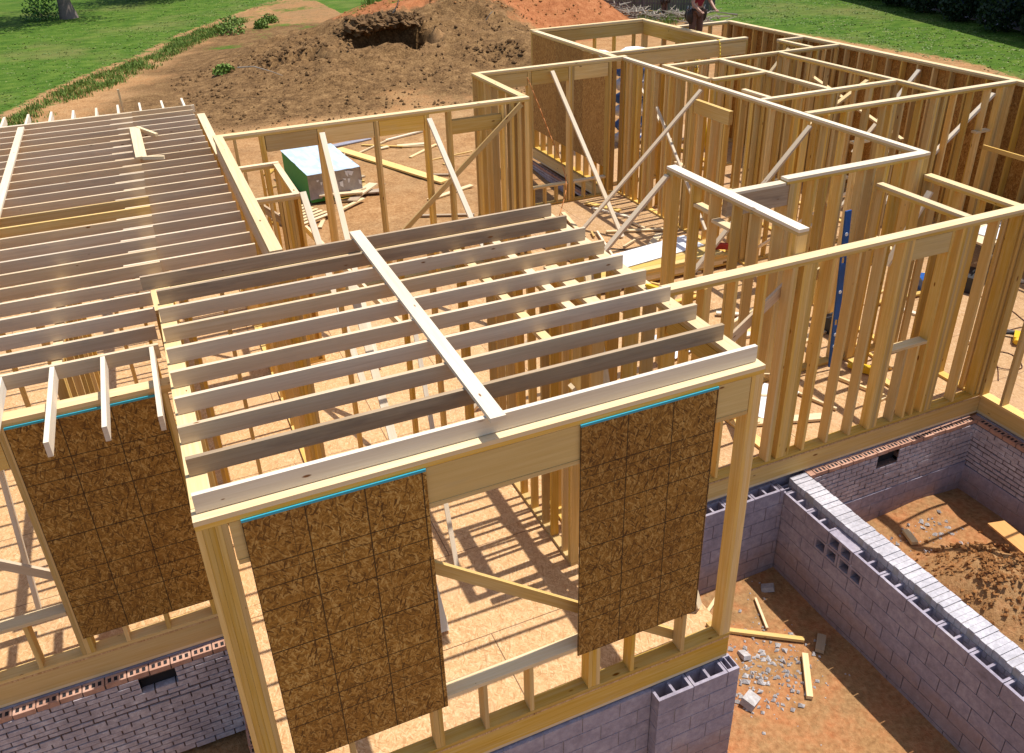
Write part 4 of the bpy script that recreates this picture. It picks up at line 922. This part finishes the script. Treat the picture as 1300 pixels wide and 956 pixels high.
# nail guns
def nailgun(x, y, z, rz, label, body, acc, k=1.0):
    t_ = thing('nail_gun', label, 'nail gun', (x, y, z)); t_.rotation_euler.z = rz; t_.scale = (k, k, k)
    b = MB(); b.box(-.05, .05, -.13, .13, .02, .12); b.cyl((0, .13, .07), (0, .2, .07), .05, .04, 10); link('body', b.mesh('gun_body', [body]), t_)
    b = MB(); b.box(-.025, .025, -.10, -.04, .02, .06); b.cyl((0, -.12, .09), (.17, -.1, .05), .03, .026, 8); link('handle', b.mesh('handle', [acc]), t_)
    b = MB(); b.box(-.02, .02, -.24, -.13, .03, .07); b.box(-.018, .2, -.24, -.2, .03, .06); link('magazine', b.mesh('magazine', [M_metal]), t_)
nailgun(9.15, 3.25, 0.0, 0.6, 'yellow and black nail gun on the floor behind the wing studs', M_yel, M_blk)
nailgun(11.95, 2.92, 0.0, 2.2, 'yellow and black nail gun on the right wing floor', M_yel, M_blk)
nailgun(9.65, 7.45, 0.3, 1.0, 'red and dark nail gun resting near the lumber pile', M_red, M_blk)
nailgun(4.36, 1.60, A+.001, 0.4, 'small yellow and black tool left on the plate beside a joist end', M_yel, M_blk, 0.42)
# cords and hoses
def cord(pts, r, m, label, cat='cord'):
    out = []
    for i in range(len(pts)-1):
        a = Vector(pts[max(0, i-1)]); b_ = Vector(pts[i]); c_ = Vector(pts[i+1]); d_ = Vector(pts[min(len(pts)-1, i+2)])
        for k in range(6):
            u = k/6; out.append(0.5*((2*b_)+(-a+c_)*u+(2*a-5*b_+4*c_-d_)*u*u+(-a+3*b_-3*c_+d_)*u**3))
    out.append(Vector(pts[-1])); b = MB(); b.tube(out, r, 6); tag(link('cord' if cat == 'cord' else 'air_hose', b.mesh('cord', [m], True)), label, cat)
cord([(10.7, 2.2, .01), (11.1, 2.6, .01), (11.0, 3.0, .012), (11.5, 2.7, .01), (11.3, 2.3, .014), (11.0, 2.5, .02), (11.6, 3.1, .01), (12.3, 3.2, .01), (13.5, 3.0, .01)], .007, M_cord, 'dark cord looped on the right wing floor')
cord([(12.3, 0.9, .01), (11.6, 1.5, .01), (12.1, 2.3, .01), (12.8, 3.8, .01), (12.6, 4.6, .01)], .007, M_cord, 'thin dark cord running along the floor at the right edge')
M_yh = flat('yellow_hose', (0.80, 0.55, 0.03), 0.5)
cord([(13.15, 13.8, 2.9), (13.12, 13.5, 2.2), (13.1, 13.3, 1.6)], .012, M_yh, 'yellow air hose hanging under the worker', 'air hose')
cord([(12.2, 14.2, 2.2), (12.5, 13.5, 2.5), (12.8, 12.8, 2.6), (12.9, 12.5, 3.08), (12.9, 12.35, 2.8), (12.85, 12.3, 2.2)], .012, M_yh, 'yellow air hose draped over the deep rear beam', 'air hose')
cord([(7.7, 11.8, 2.9), (8.0, 11.5, 1.9), (8.1, 10.8, .9), (7.6, 10.2, .1), (7.9, 9.6, .02), (8.4, 9.3, .02)], .009, flat('orange_cord', (.55, .2, .05)), 'orange cord hanging in the tall middle room')
cord([(7.6, 9.6, .02), (8.1, 9.1, .02), (8.7, 8.6, .02)], .012, M_blk, 'black cord end lying on the tall room floor')
GD = 'offcuts scattered on the floors'
spots = []
for i in range(52):
    k = i % 4
    if k == 0: x = rnd.uniform(7.0, 9.8); y = rnd.uniform(4.0, 7.0)
    elif k == 1: x = rnd.uniform(4.8, 9.9); y = rnd.uniform(2.5, 4.2)
    elif k == 2: x = rnd.uniform(10.4, 14.4); y = rnd.uniform(2.2, 6.0)
    else: x = rnd.uniform(7.0, 9.7); y = rnd.uniform(8.2, 11.4)
    q = rnd.randrange(3); sz = rnd.choice([.038, .089, .14]); ln = rnd.uniform(.25, 1.6)
    rm = ['tall room floor near the stub wall', 'floor behind the wing front wall', 'right wing floor', 'floor at the tall room back'][k]
    lb_ = '%s %s %s on the %s' % ('long' if ln > .9 else 'short', ['pale', 'bleached white', 'yellow'][q], {.038: 'strip', .089: 'offcut', .14: 'wide offcut'}[sz], rm)
    onfloor(x, y, rnd.choice([0, 1.57])+rnd.gauss(0, .35), ln, sz, .036, lb_, [M_plate, M_white, M_pine][q], z=.004+.0007*i, group=GD)
GW = 'white sheets on the wing floor'
for i, (x, y, a, w_, l_) in enumerate([(7.3, 5.2, .3, .7, 1.1), (6.0, 3.5, -.2, .45, .6), (7.4, 3.1, .6, .5, .9), (9.6, 5.4, 1.0, .5, .7), (5.6, 2.9, .1, .3, .5)]):
    b = MB(); nseg = 8
    for p_ in range(nseg):
        for q in range(nseg):
            f_ = lambda i_, j_: (l_*(i_/nseg-.5), w_*(j_/nseg-.5), .03+.03*noise.noise(Vector((i_*.7, j_*.7, i))))
            b.quad([f_(p_, q), f_(p_+1, q), f_(p_+1, q+1), f_(p_, q+1)], [(0, 0)]*4)
    o = link('paper_sheet', b.mesh('sheet', [M_paper], True)); o.location = (x, y, .03); o.rotation_euler.z = a
    tag(o, ['large crumpled white sheet left of the lumber scraps behind the stub wall', 'white sheet on the floor left of the thick wing post', 'crumpled white sheet seen between the wing studs', 'white sheet near the two cross walls', 'smallest white sheet by the front room wall'][i], 'sheet')
# tool box and bags near the right
def crate(x, y, z, sx, sy, sz, rz, m, label, name='tool_box', cat='tool box'):
    t_ = thing(name, label, cat, (x, y, z)); t_.rotation_euler.z = rz
    b = MB(); b.box(-sx/2, sx/2, -sy/2, sy/2, 0, sz*.72); link('box_body', b.mesh('box', [m]), t_)
    b = MB(); b.box(-sx/2-.008, sx/2+.008, -sy/2-.008, sy/2+.008, sz*.725, sz*.9); link('lid', b.mesh('lid', [m]), t_)
    b = MB(); b.tube([(-sx*.25, 0, sz*.9), (-sx*.25, 0, sz*1.08), (sx*.25, 0, sz*1.08), (sx*.25, 0, sz*.9)], .012, 6); link('handle', b.mesh('handle', [M_blk]), t_)
crate(12.9, 4.6, 0, .5, .3, .32, .4, M_blk, 'black tool box on the floor of the right wing near its far wall')
crate(12.2, 4.9, 0, .4, .3, .25, 1.1, M_lblue, 'small dark blue tool box beside the black one')
crate(9.75, 4.4, 0, .45, .3, .3, .2, M_blk, 'black case between the cross walls behind the wing')
t_ = thing('work_table', 'low table of planks with papers against the far right wall', 'table', (13.6, 4.9, 0))
lum('table_top', t_, 13.0, 14.5, 4.6, 5.3, .75, .79, M_plate, (13.6, 4.9, 0))
for x, y in ((13.05, 4.65), (14.4, 4.65), (13.05, 5.2), (14.4, 5.2)): lum('leg', t_, x, x+.05, y, y+.05, .004, .749, M_pine, (13.6, 4.9, 0))
onfloor(13.7, 4.95, .2, .8, .5, .02, 'stack of white sheets lying on the low plank table', M_paper, z=.792, cat='sheet')
# insulation bags in the rear left room
def bags(x, y, wd, n, label):
    t_ = thing('insulation_stack', label, 'insulation bags', (x, y, 0))
    for k in range(n):
        b = MB(); b.blob((0, 0, .19+k*.36), wd/2, .28, .205, k+x, .12, 0, 8, 12)
        bl = b; o = link('bag', bl.mesh('bag', [M_wrap if k % 2 else M_paper], True), t_)
        b2 = MB(); b2.blob((0, -.01, .19+k*.36), wd/2*.7, .29, .12, k+x, .12, 0, 8, 12); link('print_band', b2.mesh('band', [M_paper if k % 2 else M_wrap], True), o)
bags(11.45, 15.4, .55, 7, 'narrow tall stack of blue and white insulation bags by the rear back wall')
bags(12.4, 15.4, 1.1, 7, 'wide tall stack of blue and white insulation bags by the rear back wall')

# ================================================================== PEOPLE
def skinned(name, joints, edges, mat, parent, lvl=2, root=0):
    me = bpy.data.meshes.new(name); me.from_pydata([j[:3] for j in joints], edges, []); me.materials.append(mat)
    o = link(name, me, parent); o.modifiers.new('skin', 'SKIN')
    for i, j in enumerate(joints):
        r = j[3]; me.skin_vertices[0].data[i].radius = (r, r if len(j) < 5 else j[4])
    me.skin_vertices[0].data[root].use_root = True
    s = o.modifiers.new('sub', 'SUBSURF'); s.levels = lvl; s.render_levels = lvl
    md = o.modifiers.new('sm', 'SMOOTH') if False else None
    return o
def person(x, y, z, rz, label, shirt, trousers, lean=0.12, apart=0.13):
    t_ = thing('person', label, 'person', (x, y, z)); t_.rotation_euler.z = rz
    a = apart; l = lean
    J = [(0, 0, .98, .15, .11), (0, -l*.3, 1.2, .14, .10), (0, -l, 1.42, .17, .10), (0, -l*1.15, 1.52, .06), (0, -l*1.4, 1.68, .095, .105),
         (-.2, -l, 1.42, .06), (-.30, -l-.04, 1.15, .045), (-.26, -l-.24, 1.0, .035), (.2, -l, 1.42, .06), (.30, -l-.04, 1.15, .045), (.26, -l-.24, 1.0, .035),
         (-a*.8, 0, .9, .10), (-a, -.03, .5, .068), (-a, .03, .09, .045), (-a, -.13, .04, .035), (a*.8, 0, .9, .10), (a, -.03, .5, .068), (a, .03, .09, .045), (a, -.13, .04, .035), (0, -l*1.4, 1.76, .08, .09),
         (-.25, -l-.31, .97, .03), (.25, -l-.31, .97, .03)]
    Eg = [(0, 1), (1, 2), (2, 3), (3, 4), (4, 19), (2, 5), (5, 6), (6, 7), (7, 20), (2, 8), (8, 9), (9, 10), (10, 21), (0, 11), (11, 12), (12, 13), (13, 14), (0, 15), (15, 16), (16, 17), (17, 18)]
    skinned('body', J, Eg, M_skin, t_)
    K = [(0, 0, .96, .17, .13), (0, -l*.3, 1.2, .16, .12), (0, -l, 1.42, .185, .118), (-.2, -l, 1.425, .075), (-.29, -l-.03, 1.2, .062), (.2, -l, 1.425, .075), (.29, -l-.03, 1.2, .062)]
    skinned('shirt', K, [(0, 1), (1, 2), (2, 3), (3, 4), (2, 5), (5, 6)], shirt, t_)
    K = [(0, 0, .97, .165, .125), (-a*.8, 0, .88, .115), (-a, -.03, .5, .085), (-a, .03, .13, .066), (a*.8, 0, .88, .115), (a, -.03, .5, .085), (a, .03, .13, .066)]
    skinned('trousers', K, [(0, 1), (1, 2), (2, 3), (0, 4), (4, 5), (5, 6)], trousers, t_)
    for s in (-1, 1):
        b = MB(); b.blob((s*a, -.05, .05), .06, .15, .06, s, .05); link('boot', b.mesh('boot', [M_leather], True), t_)
    b = MB(); n = 24
    for i in range(n):
        a0 = 2*math.pi*i/n; a1 = 2*math.pi*(i+1)/n; R1, R2 = .19, .15
        p = [(R1*math.cos(a0), R2*math.sin(a0)), (R1*math.cos(a1), R2*math.sin(a1))]
        b.quad([(p[0][0], p[0][1], .95), (p[1][0], p[1][1], .95), (p[1][0], p[1][1], 1.01), (p[0][0], p[0][1], 1.01)], [(0, 0)]*4)
    be = link('tool_belt', b.mesh('belt', [M_leather]), t_)
    for k, (px_, py_, s) in enumerate([(-.24, -.02, 1.1), (.24, -.02, 1.1), (-.2, .12, .8), (.2, .12, .8), (.02, .17, .7)]):
        b = MB(); b.blob((px_, py_, .84), .075*s, .085*s, .15*s, k, .25, 0, 6, 10); b.cyl((px_, py_, .9), (px_+.01, py_-.02, 1.06), .012, .012, 6, 1); link('pouch', b.mesh('pouch', [M_leather, M_metal], True), be)
    # head details
    hc = Vector((0, -l*1.4, 1.70))
    b = MB(); b.blob(hc+Vector((0, .005, .075)), .118, .135, .085, 1, .0, 0, 8, 16); b.box(-.10, .10, hc.y-.19, hc.y-.06, hc.z+.045, hc.z+.058); link('hard_hat', b.mesh('hat', [M_hat], True), t_)
    b = MB(); b.blob(hc+Vector((0, -.115, -.01)), .014, .02, .024, 1, 0)
    for s in (-1, 1): b.blob(hc+Vector((s*.098, 0, -.01)), .012, .024, .034, 1, 0)
    link('nose_and_ears', b.mesh('nose', [M_skin], True), t_)
    b = MB()
    for s in (-1, 1): b.blob(hc+Vector((s*.036, -.098, .015)), .012, .008, .008, 1, 0)
    link('eyes', b.mesh('eyes', [M_blk], True), t_)
    for s in (-1, 1):
        for f in range(5):
            th = f == 4; bx_ = s*.25+(-.028+.018*f)*s if not th else s*.25-s*.035
            b0 = Vector((bx_, -l-.33, .965)); ln = [.055, .065, .07, .06, .045][f]
            skinned('finger', [(b0.x, b0.y+.03, b0.z+.01, .011), (b0.x, b0.y-ln*.45, b0.z-.005, .0095), (b0.x+(s*-.01 if th else 0), b0.y-ln*.7, b0.z-.03, .008)], [(0, 1), (1, 2)], M_skin, t_, 1)
    return t_
person(13.55, 14.35, 2.52, math.radians(10), 'worker in a red shirt and a full tool belt standing above the rear beam', M_shirt, M_jean)
t_ = thing('step_ladder', 'step ladder under the worker in the rear room', 'ladder', (14.0, 14.2, 0))
for s in (-1, 1):
    stick('ladder_rail', (13.55+s*.28, 13.85, .004), (13.55+s*.22, 14.22, 2.45), .07, .03, M_yh, parent=t_, base=(14.0, 14.2, 0)); stick('ladder_rail', (13.55+s*.28, 14.68, .004), (13.55+s*.22, 14.46, 2.45), .05, .03, M_yh, parent=t_, base=(14.0, 14.2, 0))
for k in range(7): lum('step', t_, 13.30, 13.80, 13.88+k*.045, 13.96+k*.045, .3+k*.3, .32+k*.3, M_metal, (14.0, 14.2, 0))
lum('platform', t_, 13.27, 13.83, 14.16, 14.52, 2.46, 2.5, M_metal, (14.0, 14.2, 0))
person(26.3, 35.4, hgt(26.3, 35.4), math.radians(200), 'second worker in brown by the wooden fence, partly out of frame', flat('rust_shirt', (.20, .07, .04), .9), M_jean)

# ================================================================== FENCE, BRUSH, HOUSE, TREES
t_ = thing('wooden_fence', 'weathered grey board fence behind the red clay pile', 'fence', (22.0, 46.5, -0.2))
fa = Vector((21.5, 43.5)); fb_ = Vector((29.6, 35.6)); n = 78
dirv = (fb_-fa); Lf = dirv.length; ang = math.atan2(dirv.y, dirv.x)
picks = []
for i in range(n):
    b = MB(); h_ = 1.85+rnd.uniform(-.03, .03); b.box(0, .135, 0, .022, 0, h_); 
    c_ = fa+dirv*(i/n); o = link('fence_board', b.mesh('picket', [M_fence]), t_, (c_.x-22.0, c_.y-46.5, hgt(c_.x, c_.y)+.03+.2)); o.rotation_euler.z = ang
for k in range(4):
    c_ = fa+dirv*(k/3.2+.02); b = MB(); b.box(0, .09, .024, .114, 0, 1.8); o = link('fence_post', b.mesh('post', [M_fence]), t_, (c_.x-22.0, c_.y-46.5, hgt(c_.x, c_.y)+.2)); o.rotation_euler.z = ang
for zz in (.35, 1.0, 1.6):
    b = MB(); b.box(0, Lf, .024, .06, zz, zz+.09); o = link('fence_rail', b.mesh('rail', [M_fence]), t_, (fa.x-22.0, fa.y-46.5, .0)); o.rotation_euler.z = ang
b = MB()
for i in range(260):
    u = rnd.uniform(0, 1); c_ = Vector((24.2, 37.2))+Vector((3.4, -4.4))*u; x = c_.x+rnd.gauss(0, .5); y = c_.y+rnd.gauss(0, .5); z = hgt(x, y)+rnd.uniform(0, .4)
    a = rnd.uniform(0, 3.14); L_ = rnd.uniform(.4, 1.5); b.cyl((x, y, z), (x+L_*math.cos(a), y+L_*math.sin(a), z+rnd.uniform(-.15, .25)), rnd.uniform(.015, .06), .012, 5)
o = link('brush_pile', b.mesh('brush', [M_dead])); tag(o, 'tangled heap of dead branches at the foot of the grey fence', 'brush pile')
b = MB()
for i in range(30): blades(b, 25+rnd.uniform(-.5, 2.6), 36.3-rnd.uniform(0, 3.5), 20, .5, .35)
o = link('weeds', b.mesh('weeds', [M_weed])); o['kind'] = 'stuff'; o['label'] = 'green weeds in the brush by the fence'

# neighbour house
ha = Vector((42.4, 41.0)); hb = Vector((35.0, 15.2)); dv = hb-ha; Lh = dv.length; ah = math.atan2(dv.y, dv.x)
t_ = thing('neighbour_house', 'dark navy sided house in shade beyond the right lawn', 'house', (ha.x, ha.y, -0.3)); t_.rotation_euler.z = ah
b = MB(); zc = 0.45; b.box(0, Lh, .02, 9, 0, 5.6)
z = .45
while z < 5.5: b.box(-.01, Lh+.01, -.012-.0, .03, z, z+.165); b.box(-.01, Lh+.01, -.022, -.010, z, z+.03); z += .17
link('wall', b.mesh('siding', [M_navy]), t_)
b = MB(); b.box(-.03, Lh+.03, -.05, .019, 0, .44); link('plinth', b.mesh('plinth', [M_cmu]), t_)
M_roofs = flat('dark_shingles', (.05, .05, .055), .9)
b = MB(); O_ = .7
b.quad([(-O_, -O_, 5.45), (Lh+O_, -O_, 5.45), (Lh+O_, 4.5, 8.2), (-O_, 4.5, 8.2)], [(0, 0)]*4); b.quad([(Lh+O_, 9+O_, 5.45), (-O_, 9+O_, 5.45), (-O_, 4.5, 8.2), (Lh+O_, 4.5, 8.2)], [(0, 0)]*4)
b.quad([(-O_, -O_, 5.45), (-O_, 4.5, 8.2), (-O_, 9+O_, 5.45)], [(0, 0)]*3); b.quad([(Lh+O_, -O_, 5.45), (Lh+O_, 9+O_, 5.45), (Lh+O_, 4.5, 8.2)], [(0, 0)]*3)
b.quad([(-O_, -O_, 5.44), (-O_, 9+O_, 5.44), (Lh+O_, 9+O_, 5.44), (Lh+O_, -O_, 5.44)], [(0, 0)]*4)
link('roof', b.mesh('roof', [M_roofs]), t_)
M_glass = flat('window_glass', (.02, .025, .03), .08, .1, spec=.8)
for u in (3.5, 9.5, 16.0, 21.0):
    f_ = lum('window', t_, u, u+1.1, -.05, .0, 1.6, 3.0, M_hat); b = MB(); b.box(u+.07, u+1.03, -.056, -.051, 1.67, 2.93); link('pane', b.mesh('pane', [M_glass]), t_)
def shrub(x, y, r, label):
    t_ = thing('shrub', label, 'shrub', (x, y, hgt(x, y)), 'shrubs along the neighbour house'); b = MB()
    for i in range(1500):
        d = Vector((rnd.gauss(0, 1), rnd.gauss(0, 1), rnd.gauss(0, 1))).normalized()*(.55+.45*rnd.random())*(1+.25*noise.noise(Vector((i*.01, x, y))))
        c_ = Vector((d.x*r, d.y*r, r*.85+d.z*r*.85)); q = Vector((rnd.uniform(-1, 1), rnd.uniform(-1, 1), rnd.uniform(-1, 1))).normalized(); u = q.orthogonal().normalized()*.10; v = q.cross(u).normalized()*.06
        b.quad([c_-u, c_-v, c_+u, c_+v], [(0, 0)]*4)
    link('foliage', b.mesh('foliage', [M_leafd]), t_); b = MB(); b.cyl((0, 0, 0), (0, 0, r), .05, .02, 6); link('stem', b.mesh('stem', [M_bark]), t_)
for i, (u, r) in enumerate([(4.0, 1.0), (6.6, .85), (9.6, 1.0), (12.3, 1.15), (15.2, .95), (18.4, 1.1), (21.2, .9)]):  # row made bigger and darker to stand in for deep shade on the lawn
    c_ = ha+dv*(u/Lh); nrm = Vector((dv.y, -dv.x)).normalized(); c_ = c_+nrm*1.0
    shrub(c_.x, c_.y, r, '%s dark shrub from the back along the shaded side of the navy house' % ('first', 'second', 'third', 'fourth', 'fifth', 'sixth', 'seventh')[i])

def tree(x, y, h, r0, crown, label, seed=1, cz=None):
    R_ = random.Random(seed); z0 = hgt(x, y); t_ = thing('tree', label, 'tree', (x, y, z0)); b = MB(); pts = []; px_, py_ = 0, 0
    for i in range(9):
        k = i/8; pts.append((px_, py_, -.1+h*.8*k)); px_ += R_.uniform(-.12, .12); py_ += R_.uniform(-.12, .12)
    for i in range(8):
        b.cyl(pts[i], pts[i+1], r0*(1-.8*i/8)*(1.35 if i == 0 else 1), r0*(1-.8*(i+1)/8), 12, 0, False)
    ends = []
    for i in range(14):
        k = R_.uniform(.35, 1); p = Vector((pts[int(k*8)][0], pts[int(k*8)][1], h*.8*k)); a = R_.uniform(0, 6.28); L_ = crown*R_.uniform(.5, .95)*(1.1-.4*k)
        q = p+Vector((math.cos(a)*L_, math.sin(a)*L_, L_*R_.uniform(.2, .6))); b.cyl(p, q, r0*.3*(1-.5*k), .03, 6, 0, False); ends.append(q); ends.append((p+q)/2)
    link('trunk', b.mesh('trunk', [M_bark], True), t_); b = MB()
    for e in ends:
        for s in range(5):
            c0 = e+Vector((R_.gauss(0, .9), R_.gauss(0, .9), R_.gauss(0, .6)))
            for i in range(46):
                c_ = c0+Vector((R_.gauss(0, .45), R_.gauss(0, .45), R_.gauss(0, .32))); q = Vector((R_.uniform(-1, 1), R_.uniform(-1, 1), R_.uniform(-1, 1))).normalized(); u = q.orthogonal().normalized()*.13; v = q.cross(u).normalized()*.08
                b.quad([c_-u, c_-v, c_+u, c_+v], [(0, 0)]*4)
    link('crown', b.mesh('crown', [M_leaf]), t_)
tree(-2.55, 55.4, 9.5, .42, 5.0, 'grey trunked tree standing on the left lawn', 3)
tree(2.3, 62.5, 9.0, .35, 4.5, 'tree further back right of the grey trunked tree', 5)
tree(-9.5, 58.0, 9.0, .35, 4.5, 'tree on the lawn beyond the left edge', 8)
tree(4.5, 68.0, 9.0, .35, 4.5, 'tree far back casting shade on the upper lawn', 9)
bush(-3.9, 55.8, 1.3, 1.5, 'dark bush at the foot of the grey trunked tree', m=M_leaf)
